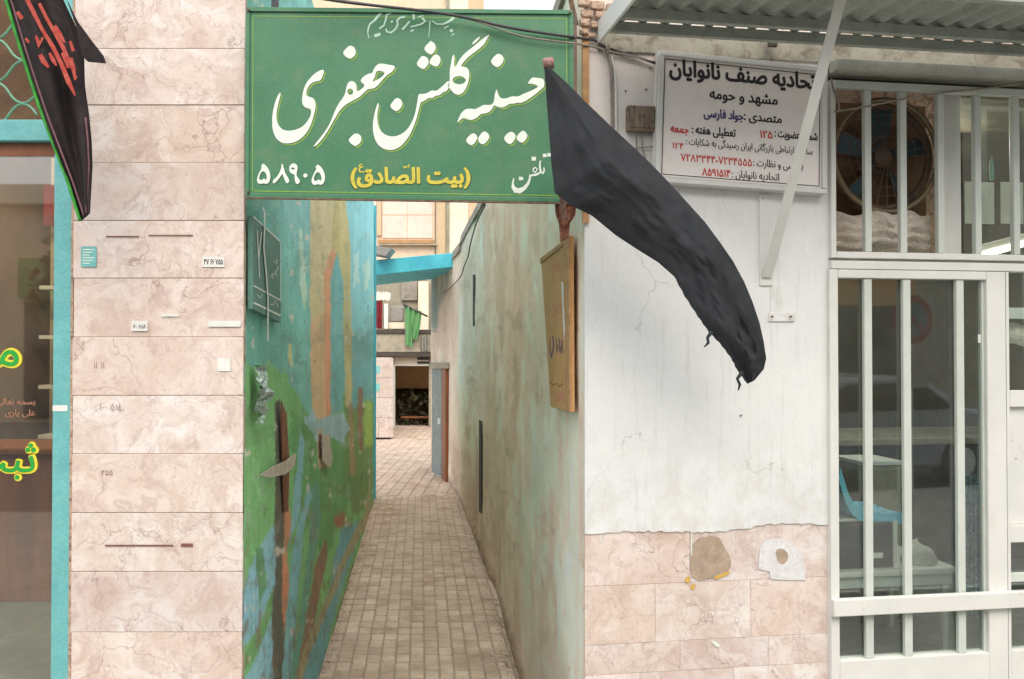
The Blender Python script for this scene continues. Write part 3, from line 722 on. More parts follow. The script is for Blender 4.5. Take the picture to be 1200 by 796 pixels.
# ragged top edge of the wall
topz = 3.35 + (fbm(ys*1.9, ys*0, 4, 71)-.5)*.10 - .1*np.clip((ys-13)/3, 0, 1)
ZZ = np.minimum(ZZ, topz[:, None])
fw = YY*c_ + (ZZ-CZ)*s_; UU = 600 + F*XX/fw; VV = 398 - F*(-YY*s_ + (ZZ-CZ)*c_)/fw
P = [[(XX[i,j], YY[i,j], ZZ[i,j]) for j in range(len(RZ)-1, -1, -1)] for i in range(len(ys))]
painted_wall('plaster_face', P, lambda U, V: rw_col(UU[:, ::-1], VV[:, ::-1]), UU, VV, rw, M['alley_wall'])
body = MB(); cap = MB()
for i in range(len(RY)-1):
    ya, yb = RY[i], RY[i+1]; ya = max(ya, 3.95)
    A, B = (xr(ya)+.05, ya), (xr(yb)+.05, yb)
    body.hexa([(A[0],A[1],FZ-.1),(A[0]+.3,A[1],FZ-.1),(B[0]+.3,B[1],FZ-.1),(B[0],B[1],FZ-.1)], [(A[0],A[1],3.26),(A[0]+.3,A[1],3.26),(B[0]+.3,B[1],3.26),(B[0],B[1],3.2)])
    za = 3.28 if i < 4 else 3.2
    cap.hexa([(A[0]-.08,A[1]+.002,za),(A[0]+.33,A[1]+.002,za),(B[0]+.33,B[1],za),(B[0]-.08,B[1],za)], [(A[0]-.05,A[1]+.002,za+.16),(A[0]+.33,A[1]+.002,za+.16),(B[0]+.33,B[1],za+.16),(B[0]-.05,B[1],za+.16)])
rw.part('masonry', body, M['grey_plaster']); rw.part('coping', cap, M['grey_plaster'])
# narrow slit windows / drain slots
def wall_r(u, v, off=0.0):
    Y = Y_of_u_right(u); p = at(u, v, Y); return Vector((xrs(Y) - off, Y, p.z))
def rquad(pts, off, th, dyn=0):
    mb = MB(); q = [wall_r(u, v, off) for u, v in pts]; r = [p + Vector((th, 0, 0)) for p in q]; n = len(q)
    mb.add(q + r, [tuple(range(n))[::-1], tuple(range(n, 2*n))] + [(i, (i+1)%n, n+(i+1)%n, n+i) for i in range(n)]); return mb
rw.part('slit_vent', rquad([(555,322),(557,322),(557,382),(555,382)], .012, .01), M['dark_stone'])
rw.part('slit_vent', rquad([(562.5,492),(565.3,494),(565.3,602),(562.5,600)], .012, .01), M['dark_stone'])
# side door in the alley wall
dr = Thing('side_door', 'grey blue metal door half lost in the shaded far end of the plaster wall', 'door', wall_r(516, 560))
dr.part('door_leaf', rquad([(509,431),(521,431),(521,559),(509,553)], .05, .045), M['door_grey'])
dr.part('door_frame', rquad([(507,425),(527,425),(527,432),(507,432)], .075, .07), M['concrete'])
dr.part('door_frame', rquad([(522,432),(526.5,432),(526.5,566),(522,562)], .06, .055), M['wood_dark'])
dr.part('door_handle', rquad([(518,490),(519.5,490),(519.5,497),(518,497)], .08, .03), M['cream_metal'])

# cable running down the wall top
def tubeobj(name, pts, r, mat, label, cat, group=None, seg=6, base=None):
    pts = [Vector(p) for p in pts]; q = []
    for i in range(len(pts)-1):
        p0, p1, p2, p3 = pts[max(i-1,0)], pts[i], pts[i+1], pts[min(i+2,len(pts)-1)]
        for k in range(6):
            t_ = k/6; q.append(.5*((2*p1)+(p2-p0)*t_+(2*p0-5*p1+4*p2-p3)*t_*t_+(3*p1-p0-3*p2+p3)*t_**3))
    q.append(pts[-1])
    return single(name, MB().tube(q, r, seg), mat, label, cat, base or pts[0], group=group, smooth=True)
tubeobj('wall_cable', [wall_r(574,240,.05), wall_r(563,262,.05), wall_r(556,285,.05), wall_r(553,300,.05), wall_r(548,312,.05), wall_r(543,325,.05), wall_r(530,338,.05), wall_r(521,344,.05)], .009, M['black_cable'], 'thin dark cable clipped down the plaster wall near the blue beam', 'cable')

# wooden board by the corner, and rusty bracket
bd = Thing('notice_board', 'ochre painted board with faded handwriting, screwed to the alley wall corner', 'board', wall_r(660, 480))
Lb = [(641,303),(678,276),(679,483),(653,477)]
bd.part('panel', rquad(Lb, .034, .014), M['ochre_board'], b=.003)
bd.part('edge_strip', rquad([(672,281),(678,276),(679,483),(674,482)], .044, .012), M['board_edge'], b=.002)
bd.part('edge_strip', rquad([(641,303),(672,281),(672,286),(641,309)], .040, .010), M['board_edge'], b=.002)
bd.part('paint_chip', rquad([(669.5,330),(671.8,332),(672.5,362),(674,390),(673,398),(671,360)], .047, .002), M['paper'])
def rstroke(t, name, pts, w, off, mat):
    o = stroke(pts, w); n = len(pts); mb = MB(); q = [wall_r(u, v, off) for u, v in o]
    mb.add(q, [(i, i+1, 2*n-2-i, 2*n-1-i) for i in range(n-1)]); t.part(name, mb, mat)
for pts in ([(653,396),(652,408),(654,418)], [(656,394),(657,406),(654,420)], [(660,398),(661,412),(663,404)], [(664,396),(665,414),(667,405)], [(667,398),(668,414)]):
    rstroke(bd, 'handwriting', pts, .9, .0355, M['blue_ink'])
rstroke(bd, 'handwriting', [(653,448),(657,452),(660,449),(664,453),(669,450)], .9, .0355, M['rust'])
M['faded_pink'] = worn('faded_pink_print', S(196,134,112), S(200,146,96), None, scale=30, rough=.8)
for c0 in ((658,314),(661,364),(663,466)):
    bd.part('faded_print', rquad([(c0[0]-5,c0[1]-8),(c0[0],c0[1]-5),(c0[0]+6,c0[1]-9),(c0[0]+7,c0[1]+5),(c0[0]+1,c0[1]+2),(c0[0]-5,c0[1]+7)], .0352, .0006), M['faded_pink'])

# dirt, grit and crumbs of plaster gathered along both walls, and a little rubble by the side door
gr_ = MB(); random.seed(11)
def crumb(mb, x, y, z, q):
    a_ = [Vector((random.uniform(-1,1), random.uniform(-1,1), random.uniform(-.3,.9)))*q for _ in range(5)]
    c_0 = Vector((x, y, z)); mb.add([c_0+p for p in a_], [(0,1,2),(0,2,3),(0,3,4),(0,4,1),(1,2,3),(1,3,4)])
for k in range(2600):
    yy = 5.6 + 8.6*random.random()**1.3
    if random.random() < .5: x = xl(yy) + abs(random.gauss(0, .035)) + .01
    else: x = xrs(yy) - abs(random.gauss(0, .05)) - .01
    crumb(gr_, x, yy, FZ+.003, random.uniform(.003, .009))
for k in range(500): crumb(gr_, random.uniform(xl(8), .0) , random.uniform(5.8, 14), FZ+.002, random.uniform(.002, .005))
single('grit', gr_, M['grit'], 'pale grit and plaster crumbs gathered along the foot of the alley walls', 'grit', (0, 6, FZ), kind='stuff')
for (u, v, n_, lb) in ((521, 567, 40, 'small heap of pale rubble at the foot of the side door'), (604, 791, 26, 'few crushed white plaster bits at the foot of the near right wall')):
    p = wall_r(u, v, .1); hp = MB()
    for k in range(n_): crumb(hp, p.x + random.gauss(0, .07) - .02, p.y + random.gauss(0, .09), FZ+.015, random.uniform(.01, .03))
    single('rubble_heap', hp, M['flake'], lb, 'rubble', (p.x, p.y, FZ), kind='stuff')

# ================================================================== MARBLE PILLAR
XP0, XP1 = at(85, 400, 3.6).x, at(285.5, 400, 3.6).x
pil = Thing('marble_pillar', 'pink marble slab pillar between the turquoise shop front and the alley', 'pillar', ((XP0+XP1)/2, 3.7, 0))
pil.part('core', MB().box(XP0+.006, XP1-.02, 3.6035, 3.7, -.9, 5.2), M['mortar'])
pil.part('side_facing', MB().box(XP1-.019, XP1-.004, 3.614, 3.64, -.9, 5.2), M['old_plaster'])
vb = [57,123,190.5,258.5,326,395,463.5,532,601,670,741]
zb = [at(300, v, 3.6).z for v in vb]; h = zb[4]-zb[5]
top = zb[0]
rows = [(zb[i+1], zb[i]) for i in range(len(zb)-1)]
z = zb[0]
while z < 5.1: rows.append((z, z+h)); z += h
z = zb[-1]
while z > -.05+h*0: rows.append((max(z-h, 0), z)); z -= h
for (za, zc) in rows:
    if zc-za < .03: continue
    yo = random.uniform(-.002, .003)
    o = pil.part('marble_slab', MB().box(XP0+random.uniform(0,.003), XP1-random.uniform(0,.003), 3.6+yo, 3.613+yo, za+random.uniform(.0009,.0018), zc-random.uniform(.0009,.0018)), M['marble'], b=.0016, org=((XP0+XP1)/2, 3.61, (za+zc)/2))
def lbox(t, name, u0, v0, u1, v1, Y, th, mat, b=0, **k):
    a, c = at(u0, v0, Y), at(u1, v1, Y); return t.part(name, MB().box(a.x, c.x, Y-th, Y, a.z, c.z), mat, b=b, **k)
def label_text(t, txt, u, v, hpx, Y, mat, parent=None, width=None, bold=.02, frame=None):
    p = at(u, v, Y); t.part('lettering', text_mb(txt, p.x, p.z, hpx*Y/F, Y, width=(width*Y/F if width else None), bold=bold), mat, parent=parent, kind='stuff')
YS = 3.5965
for (u0, v0, u1, v1, txt, mt, hp) in ((237,301,263,313,'۷۵۵ ۶۶ ۳۷','paper',9),(154,376,173,388,'۸۱۸ ۶۰','paper',6.5),(255,420,270,435,'','paper',5),(95,289,113,313,'','teal_print',5)):
    s_o = lbox(pil, 'sticker', u0, v0, u1, v1, YS, .0006, M[mt])
    if txt: label_text(pil, txt, u1-2, v1-3, hp, YS-.0012, M['ink'], parent=s_o, width=(u1-u0-4))
for k in range(6): lbox(pil, 'sticker_print', 97, 292+k*3.2, 111-(k%3)*3, 293.2+k*3.2, YS-.001, .0004, M['white_paint'])
label_text(pil, '.٤۵۱ ۱۰۰', 145, 481, 11, YS-.001, M['stain'], bold=-.012)
label_text(pil, '۲۵۵', 132, 557, 9, YS-.001, M['stain'], bold=-.01)
label_text(pil, 'اا اا', 122, 432, 11, YS-.001, M['stain'], bold=-.015)
lbox(pil, 'scratch', 123, 638.5, 203, 640.3, YS, .0005, M['stain']); lbox(pil, 'scratch', 212, 637, 226, 641, YS, .0005, M['stain'])
lbox(pil, 'scratch', 124, 276.5, 163, 278, YS, .0005, M['stain']); lbox(pil, 'scratch', 174, 275.3, 226, 276.6, YS, .0005, M['stain'])
lbox(pil, 'glue_mark', 244, 376, 282, 383, YS, .0005, M['paper']); lbox(pil, 'glue_mark', 190, 368, 210, 371, YS, .0005, M['paper'])

# ================================================================== LEFT SHOP FRONT
YD = 3.64
ls = Thing('shop_entrance', 'turquoise framed glass shop door with diamond lattice transom, left of the marble pillar', 'shop front', (at(30,400,YD).x, YD, 0))
ls.part('door_post', MB().box(at(62,400,3.61).x, XP0-.008, 3.61, 3.68, 0, 3.6), M['cyan'], b=.004)
a = at(0, 140, 3.625)
zt0, zt1 = at(0,165,3.625).z, at(0,140,3.625).z
XL = -3.1
ls.part('transom_rail', MB().box(XL, at(62,400,3.61).x-.002, 3.625, 3.69, zt0, zt1), M['cyan'], b=.004)
ls.part('reveal', MB().box(XL, at(62,400,3.61).x-.002, 3.66, 3.70, at(0,183,3.66).z, zt0-.002), M['wood_dark'])
ls.part('door_post', MB().box(XL-.09, XL-.002, 3.61, 3.68, 0, 3.6), M['cyan'], b=.004)
ls.part('door_rail', MB().box(XL, at(62,400,3.61).x-.002, 3.63, 3.69, .0, .16), M['cyan'], b=.004)
ls.part('pane', MB().box(XL, at(62,400,3.66).x, 3.664, 3.668, .16, at(0,183,3.66).z), M['glass_l'])
ls.part('head_rail', MB().box(XL, at(62,400,3.61).x-.002, 3.63, 3.69, 3.42, 3.5), M['cyan'], b=.004)
ls.part('transom_back', MB().box(XL, at(62,400,3.66).x, 3.72, 3.74, zt1, 3.6), M['brown_room'])
lat = MB()
x0_, x1_ = XL, at(60,400,3.64).x
dw, dh = .118, .093
zz0 = at(0,134,3.64).z
for r_ in range(9):
    zc = zz0 + r_*dh
    pts1 = []; n_ = int((x1_-x0_)/dw)*2
    for k in range(n_*4+1):
        x = x0_ + k*dw/8; ph = k/8*2*math.pi/2
        s_w = math.sin(ph + (math.pi if r_ % 2 else 0)); s_w = math.copysign(abs(s_w)**.8, s_w)
        if x < x1_: pts1.append((x, 3.645, zc + s_w*dh*.48))
    if r_ < 8: lat.tube(pts1, .0055, 5)
ls.part('lattice', lat, M['lattice'])
# vinyl lettering on the glass
for txt, u, v, hp, w in (('ثبت نام', 43, 553, 46, 150), ('مرکز', 23, 429, 52, 105)):
    p = at(u, v, 3.6595)
    ls.part('lettering', text_mb(txt, p.x, p.z, hp*3.66/F, 3.661, width=w*3.66/F, bold=.05), M['vinyl_y'])
    ls.part('lettering', text_mb(txt, p.x-.006, p.z, hp*3.66/F, 3.6595, width=(w-4)*3.66/F, bold=.012), M['vinyl_g'])
for txt, v in (('بسمه تعالی', 474), ('علی یاری', 487)):
    p = at(41, v, 3.6605); ls.part('lettering', text_mb(txt, p.x, p.z, 10*3.66/F, 3.6605, bold=.02), M['vinyl_p'])
lbox(ls, 'sticker', 61.8, 475, 79, 482, 3.6095, .0006, M['paper'])
ls.part('side_plaster', MB().box(XP0-.012, XP0-.001, 3.606, 3.7, 0, 5), M['old_plaster'])
ls.part('upper_wall', MB().box(-3.2, XP0-.002, 3.62, 3.95, 3.6, 5.2), M['old_plaster'])
# left shop interior
lr = Thing('shop_room', 'dim brown room seen through the turquoise framed shop glass', 'room', (-2.6, 5.4, 0), kind='structure')
lr.part('floor', MB().box(-3.9, -1.62, 3.72, 7.2, -.05, .02), M['room_floor'])
lr.part('back_wall', MB().box(-3.9, -1.62, 7.2, 7.3, -.05, 3.6), M['tanwall'])
lr.part('side_wall', MB().box(-1.62, -1.56, 3.94, 7.2, -.05, 3.6), M['brown_room']); lr.part('side_wall', MB().box(-3.96, -3.9, 3.72, 7.2, -.05, 3.6), M['brown_room'])
lr.part('ceiling', MB().box(-3.9, -1.62, 3.72, 7.2, 3.3, 3.4), M['cream'])
sl_ = Thing('added_shop_lamp', 'ceiling tube added to light the shop behind turquoise framed glass', 'lamp', (-2.8, 5.2, 3.26))  # lamp added to brighten the shop behind the glass
sl_.part('tube', MB().tube([(-3.7, 5.2, 3.2), (-2.0, 5.2, 3.2)], .025, 10), M['tube_added'], smooth=True); sl_.part('batten', MB().box(-3.35, -2.15, 5.17, 5.23, 3.225, 3.265), M['white_pl'])
ct = Thing('shop_counter', 'brown wooden counter low down behind the turquoise framed glass', 'counter', (-2.9, 5.6, 0))
ct.part('front_board', MB().box(-3.8, -2.1, 5.4, 5.44, .02, .95), M['wood_dark'], b=.005); ct.part('top_board', MB().box(-3.85, -2.05, 5.35, 5.95, .952, .99), M['wood_dark'], b=.005)
sh = Thing('wall_shelf', 'shelf unit of small goods behind the turquoise framed glass', 'shelf', (-2.8, 7.1, 0))
for z_ in (.9, 1.3, 1.7, 2.1): sh.part('shelf', MB().box(-4.6+.8, -1.9, 6.85, 7.15, z_, z_+.03), M['cream'])
for k in range(5): sh.part('reflection_panel', MB().box(-3.8+k*.39, -3.8+k*.39+.37, 6.9, 6.95, 2.62, 2.95), M[('red_cloth','cream','tanwall','red_cloth','cream')[k]], b=.004)  # panels stand in for the street front mirrored in the glass
for k in range(60):
    z_ = random.choice((.93, 1.33, 1.73, 2.13)); x_ = random.uniform(-3.7, -2.05); w_ = random.uniform(.06, .16)
    sh.part('goods_box', MB().box(x_, x_+w_, 6.83, 7.05, z_, z_+random.uniform(.1, .3)), M[random.choice(['cream','green_cloth','fan_blue','red_cloth','white_pl','ochre_board'])])

# ================================================================== GREEN SIGN
YG = 3.545
ZR = -.004     # slight roll of the board
def gs(u, v, Y=YG-.0): p = at(u, v, Y); return (p.x, p.z)
gsn = Thing('green_sign', 'green painted signboard with large white calligraphy and yellow line, spanning above the alley mouth', 'sign', (gs(480,235)[0], YG, gs(480,235)[1]))
Q = [gs(289,9), gs(671,13), gs(672,237.5), gs(288,231)]
gsn.part('board', MB().slab(Q, YG, YG+.022), M['green_sign'], b=.003)
def gframe(p, q, w, name='frame_bar', th=.008, mat='green_sign'):
    a, b = Vector(gs(*p)), Vector(gs(*q)); d = (b-a).normalized(); n = Vector((-d.y, d.x))*w/2
    gsn.part(name, MB().slab([tuple(a+n), tuple(b+n), tuple(b-n), tuple(a-n)], YG-th, YG-.0006), M[mat], b=.0015)
gframe((289,11.5),(671,15),.018); gframe((288,229),(672,235),.018); gframe((291,13.5),(290,227),.016); gframe((669.5,17),(670,232.5),.018)
gframe((288,232.5),(672,239),.007, 'edge_channel', .012, 'sign_edge'); gframe((674,16),(675,238),.012, 'edge_channel', .010, 'sign_edge')
LN = YG-.0010
def gline(p, q, w, mat='lime_paint'):
    a, b = Vector(gs(*p)), Vector(gs(*q)); d = (b-a).normalized(); n = Vector((-d.y, d.x))*w/2
    gsn.part('painted_line', MB().slab([tuple(a+n), tuple(b+n), tuple(b-n), tuple(a-n)], LN, LN+.0008), M[mat])
gline((297,19),(663,22),.003); gline((664,22),(664.5,227),.0035); gline((297,224),(664,229.5),.004); gline((296.5,20),(296,224),.003)
def Z(pts, off, k): return [(off[0]+x/k, off[1]+y/k) for x, y in pts]
def ell(cx, cy, rx, ry, off, k, n=14): return Z([(cx+rx*math.cos(2*math.pi*i/n), cy+ry*math.sin(2*math.pi*i/n)) for i in range(n)], off, k)
LET = []
A1 = ((310,70),7.24); A2 = ((360,40),5.68); A3 = ((430,30),5.31); A4 = ((480,30),6.636); A5 = ((530,50),6.125)
LET.append((Z([(128,282),(110,312),(88,370),(70,450),(64,530),(70,600),(90,655),(120,690),(155,710),(205,713),(255,703),(300,680),(345,640),(378,590),(400,540),(418,480),(432,420),(436,380),(425,340),(405,322),(380,318),(358,308),(356,280),(366,245),(385,215),(410,195),(440,185),(468,182),(485,165),(498,130),(508,95),(495,86),(465,95),(425,120),(385,160),(355,200),(335,245),(322,300),(318,350),(325,385),(345,408),(375,416),(396,420),(396,460),(380,500),(350,545),(310,578),(260,598),(205,606),(160,598),(125,570),(108,530),(102,480),(108,420),(120,370),(135,310),(140,283)], *A1), []))
LET.append((Z([(40,752),(60,745),(100,705),(135,650),(165,600),(195,545),(225,500),(265,465),(310,442),(350,420),(385,385),(410,365),(435,368),(465,350),(500,310),(530,275),(565,255),(585,225),(583,212),(540,205),(485,195),(460,210),(440,240),(436,260),(410,265),(380,280),(360,300),(356,318),(370,328),(385,345),(360,370),(330,386),(330,350),(325,328),(300,312),(275,320),(262,350),(255,395),(235,430),(205,470),(180,525),(155,590),(120,650),(80,700),(50,738)], *A2),
            [Z([(458,252),(480,243),(522,258),(500,285),(470,305),(440,318),(436,310),(452,290)], *A2), ell(287,385,20,21,*A2)]))
LET.append((Z([(287,74),(318,92),(325,125),(315,150),(283,172),(233,132),(255,100)], *A2), []))
LET.append((Z([(325,658),(358,675),(363,705),(350,730),(318,752),(270,712),(295,680)], *A2), []))
LET.append((Z([(68,482),(55,520),(40,580),(36,640),(45,700),(70,745),(105,770),(150,778),(195,765),(235,730),(270,680),(295,620),(315,560),(328,505),(335,478),(360,470),(385,450),(410,455),(430,435),(450,438),(475,415),(495,412),(512,385),(512,345),(500,348),(480,370),(450,395),(430,410),(405,402),(380,420),(350,428),(322,425),(316,460),(305,530),(290,580),(265,630),(230,668),(190,688),(150,692),(110,680),(80,650),(65,600),(65,550),(75,500),(73,482)], *A3), []))
for q in ([(400,98),(425,115),(430,145),(420,165),(398,188),(352,152),(370,120)], [(345,187),(378,200),(386,230),(378,250),(352,278),(305,245),(325,210)], [(432,177),(455,195),(460,220),(450,245),(432,260),(386,238),(400,200)], [(185,448),(215,462),(222,490),(212,515),(185,540),(140,507),(160,475)]):
    LET.append((Z(q, *A3), []))
LET.append((Z([(342,225),(328,255),(322,300),(313,340),(312,380),(313,430),(302,452),(300,478),(316,495),(345,530),(375,542),(405,535),(435,500),(455,450),(465,400),(463,360),(450,330),(425,322),(398,320),(410,300),(450,250),(520,200),(580,150),(600,110),(628,66),(590,88),(540,130),(470,185),(420,225),(385,270),(360,320),(347,322),(348,290),(350,235)], *A4), [ell(386,427,52,32,*A4)]))
LET.append((Z([(550,83),(520,105),(492,130),(485,152),(500,145),(530,120),(545,100)], *A4), []))
LET.append((Z([(36,575),(45,545),(65,505),(95,478),(130,475),(165,480),(200,462),(225,447),(260,450),(285,445),(300,425),(305,370),(320,330),(325,360),(335,390),(360,405),(395,400),(430,385),(475,390),(510,368),(560,350),(600,330),(620,316),(595,302),(560,295),(538,300),(560,265),(575,250),(610,255),(660,260),(662,320),(640,335),(600,370),(560,400),(520,425),(490,435),(470,432),(440,440),(410,440),(375,465),(345,468),(320,460),(300,448),(285,480),(265,500),(240,510),(205,512),(180,540),(145,557),(115,555),(80,540),(60,555),(42,575)], *A5), []))
for q in ([(330,78),(362,95),(370,120),(362,150),(322,187),(270,140),(300,100)], [(150,647),(178,668),(182,695),(140,748),(92,706),(120,670)], [(230,635),(262,655),(268,690),(220,742),(178,700),(205,655)], [(425,638),(450,655),(458,685),(415,742),(365,695),(390,655)], [(510,628),(538,655),(540,685),(500,730),(455,690),(480,650)]):
    LET.append((Z(q, *A5), []))
def togs(p, du=0, dv=0): return [gs(u+du, v+dv) for u, v in p]
def dens(p): return smooth_poly(p, 2)
for outer, hs in LET:
    sh_ = MB(); poly_mb([(togs(dens(outer), 2.0, 2.2), [togs(dens(q), 2.0, 2.2) for q in hs])], YG-.0012, sh_)
    gsn.part('letter_outline', sh_, M['lime_paint'])
    sh_ = MB(); poly_mb([(togs(dens(outer), .7, .9), [togs(dens(q), .7, .9) for q in hs])], YG-.0016, sh_)
    gsn.part('letter_outline', sh_, M['dark_edge'])
    lt = MB(); poly_mb([(togs(dens(outer)), [togs(dens(q)) for q in hs])], YG-.0020, lt)
    gsn.part('calligraphy', lt, M['white_paint'])
# small lines
A8 = ((420,5),10.0); A9 = ((590,170),11.37)
st8 = [([(1120,158),(1060,205),(990,236),(920,235),(865,200)], 30, 10), ([(838,200),(836,280),(828,340),(824,395)], 16, 6), ([(1080,300),(1100,325)], 40, 30), ([(1005,285),(1060,252)], 16, 12), ([(845,435),(850,455)], 34, 26),
       ([(745,165),(785,200),(740,235),(680,252),(610,268)], 26, 16), ([(645,115),(650,185)], 22, 18), ([(600,200),(560,250),(515,300)], 22, 24), ([(612,322),(650,300)], 18, 14),
       ([(545,150),(490,160),(455,190),(462,240),(430,300),(380,335),(335,325),(322,290)], 24, 20), ([(390,100),(330,130),(318,190),(300,250),(245,290)], 20, 18), ([(385,200),(400,215)], 30, 24),
       ([(270,95),(240,130),(190,190),(135,235),(115,290),(110,340),(125,400)], 34, 8), ([(190,375),(260,350)], 36, 30), ([(700,155),(760,135)], 12, 8), ([(1135,95),(1160,85)], 26, 14), ([(1090,365),(1125,345)], 14, 10)]
mb = MB()
for k, (pts, w1, w2) in enumerate(st8):
    o = stroke(pts, w1, w2); n = len(pts); q = togs(Z(o, *A8)); mb.add([(x, YG-.0012-.0001*(k % 6), z) for x, z in q], [(i, 2*n-1-i, 2*n-2-i, i+1) for i in range(n-1)])
M['faint_white'] = worn('faint_white_paint', S(190,220,205), S(170,206,188), None, scale=30, rough=.5, bump=.1)
gsn.part('small_calligraphy', mb, M['faint_white'])
st9 = [[(492,210),(485,260),(500,330),(515,375),(545,300)], [(490,360),(450,390),(400,400),(420,305),(445,300),(450,350),(430,380)], [(400,400),(365,405),(350,470),(320,540),(250,595),(190,620),(140,590),(125,540),(140,445)]]
mb = MB()
for k, (pts, w1, w2) in enumerate([([(492,208),(484,260),(488,320),(500,362),(525,378),(543,345),(538,300)], [16,22,26,28,30,22,14], 0), ([(495,362),(465,385),(420,400),(385,402),(352,420)], [24,28,30,26,24], 0), ([(440,350),(448,320),(425,300),(400,315),(396,345),(415,365),(440,358)], 15, 18),
        ([(356,395),(350,455),(325,520),(275,580),(215,612),(160,605),(128,560),(124,510),(138,442)], [18,28,36,52,74,72,46,26,12], 0), ([(375,185),(432,185)], 56, 48), ([(525,145),(575,140)], 48, 44), ([(585,135),(632,132)], 52, 44), ([(205,448),(262,450)], 52, 40)]):
    o = stroke(pts, w1, w2 if not isinstance(w1, list) else None); n = len(pts); q = togs(Z(o, *A9)); mb.add([(x, YG-.0014-.0001*k, z) for x, z in q], [(i, 2*n-1-i, 2*n-2-i, i+1) for i in range(n-1)])
gsn.part('small_calligraphy', mb, M['white_paint'])
def gtext(txt, ur, vb, hpx, wpx, mat, bold, dz=0):
    p = gs(ur, vb)
    gsn.part('lettering', text_mb(txt, p[0], p[1], hpx*YG/F, YG-.0012-dz, width=wpx*YG/F, bold=bold), M[mat], kind='stuff')
DIG = {'5': ([(165,108),(195,125),(225,160),(248,215),(250,270),(235,315),(205,333),(175,322),(150,330),(120,328),(104,300),(105,265),(125,215),(150,170),(158,150),(146,145)], [[(155,195),(185,195),(205,225),(212,265),(200,290),(180,268),(165,285),(140,290),(125,270),(135,235)]])}
D0 = ((290,180),9.23)
def dig(polys):
    for o_, hs in polys:
        mb = MB(); poly_mb([(togs(Z(smooth_poly(o_), *D0), .6, .7), [togs(Z(smooth_poly(q), *D0), .6, .7) for q in hs])], YG-.0012, mb); gsn.part('letter_outline', mb, M['dark_edge'])
        mb = MB(); poly_mb([(togs(Z(smooth_poly(o_), *D0)), [togs(Z(smooth_poly(q), *D0)) for q in hs])], YG-.0018, mb); gsn.part('numeral', mb, M['white_paint'])
o5, h5 = DIG['5']
dig([(o5, h5), ([(x+590, y+10) for x, y in o5], [[(x+592, y+10) for x, y in q] for q in h5]),
     ([(380,108),(392,150),(410,215),(440,260),(455,290),(445,322),(420,322),(395,265),(378,215),(350,265),(320,300),(295,325),(273,318),(280,285),(320,255),(350,205),(368,150),(370,112)], []),
     ([(500,106),(535,120),(545,160),(535,200),(530,240),(555,275),(573,300),(548,338),(522,322),(510,280),(512,228),(480,222),(455,195),(452,150),(470,118)], [[(478,152),(508,155),(515,170),(490,176),(472,166)]]),
     ([(628,210),(658,240),(628,270),(597,240)], [])])
gtext('(بیت الصادق)', 551, 215.2, 25, 140, 'dark_edge', .055, -.0001)
gtext('(بیت الصادق)', 550.4, 214.6, 25, 139, 'yellow_paint', .04, .0006)
gtext('ع', 427.5, 198, 11, 7, 'yellow_paint', .03, .0006)
gsn.part('lettering', poly_mb([(togs(Z(stroke([(545,150),(560,165),(575,150),(590,165),(598,135)], 12), (400,175), 7.5)), [])], YG-.0022), M['yellow_paint'])
# bolts and ties
for (u, v) in ((292,13), (668,16), (668,230), (292,226)):
    p = gs(u, v); gsn.part('bolt', MB().tube([(p[0], YG-.02, p[1]), (p[0], YG-.007, p[1])], .006, 8), M['sign_edge'])
p = gs(668, 8)
gsn.part('hanging_bracket', MB().bar((p[0], YG+.02, p[1]+.06), (p[0]+.03, YG+.05, p[1]-.06), .02, .006, (0,1,0)), M['sign_edge'])
p = gs(320, 8); gsn.part('hanging_bracket', MB().bar((p[0], YG+.03, p[1]+.07), (p[0], YG+.03, p[1]-.04), .03, .006, (0,1,0)), M['black_cable'])

# ================================================================== RIGHT FACADE (local x along the wall, y into the building, z up)
def P2(u, v, n=0): return rf(u, v, n)
fac = Thing('plaster_facade', 'whitewashed facade with a pink marble dado, right of the alley mouth', 'building', (1.0, 0, 0), RIGHT)
T1 = P2(971, 400)[0]; ZD = P2(800, 622)[1]; ZTOP = P2(800, 47)[1]
# plaster with ragged lower edge
pts = [(0, 3.05)]; edge = []
n_ = 60
for i in range(n_+1):
    t_ = T1*i/n_; edge.append((t_, ZD + .006*math.sin(t_*9) + random.uniform(-.006, .004) + (.012 if t_ > .75 else 0)))
poly = [(0, ZTOP+.35)] + edge + [(T1, ZTOP+.35)]
fac.part('plaster', MB().slab(poly, -.004, .02), M['plaster'])
fac.part('joint_mortar', MB().box(.01, T1-.002, .0045, .0207, 0, ZD+.025), M['mortar'])
fac.part('core', MB().box(.06, T1, .021, .3, -.9, 5.2), M['mortar'])
# rough upper wall above the awning line
up = []
for i in range(25):
    row_ = []
    for j in range(25):
        x = (T1+2.2)*i/24; z_ = ZTOP+.352+(5.2-ZTOP-.35)*j/24; row_.append((x, -.012 + .03*float(fbm(np.array([x*5]), np.array([z_*5]), 4, 9)[0]), z_))
    up.append(row_)
fac.part('upper_render', MB().grid(up), M['old_plaster'], smooth=True)
fac.part('upper_core', MB().box(T1+.002, T1+3.2, .03, .3, ZTOP+.05, 5.2), M['mortar'])
# crumbled brick edge beside the sign
for k, (u, v, w_, h_) in enumerate([(684,4,14,9),(700,7,16,9),(688,16,15,8),(703,19,12,7),(685,27,13,8),(697,30,10,7),(716,10,12,8),(684,38,10,6),(694,41,9,5)]):
    a, c = P2(u-w_/2, v+h_/2, .02), P2(u+w_/2, v-h_/2, .02)
    fac.part('brick', MB().box(a[0], c[0], -.022-random.uniform(0,.02), -.0125, a[1], c[1]), M['old_plaster'], b=.006)
fac.part('corner_strip', MB().box(-.012, .016, -.02, -.0045, P2(685,262)[1], P2(685,22)[1]), M['board_edge'], b=.002)
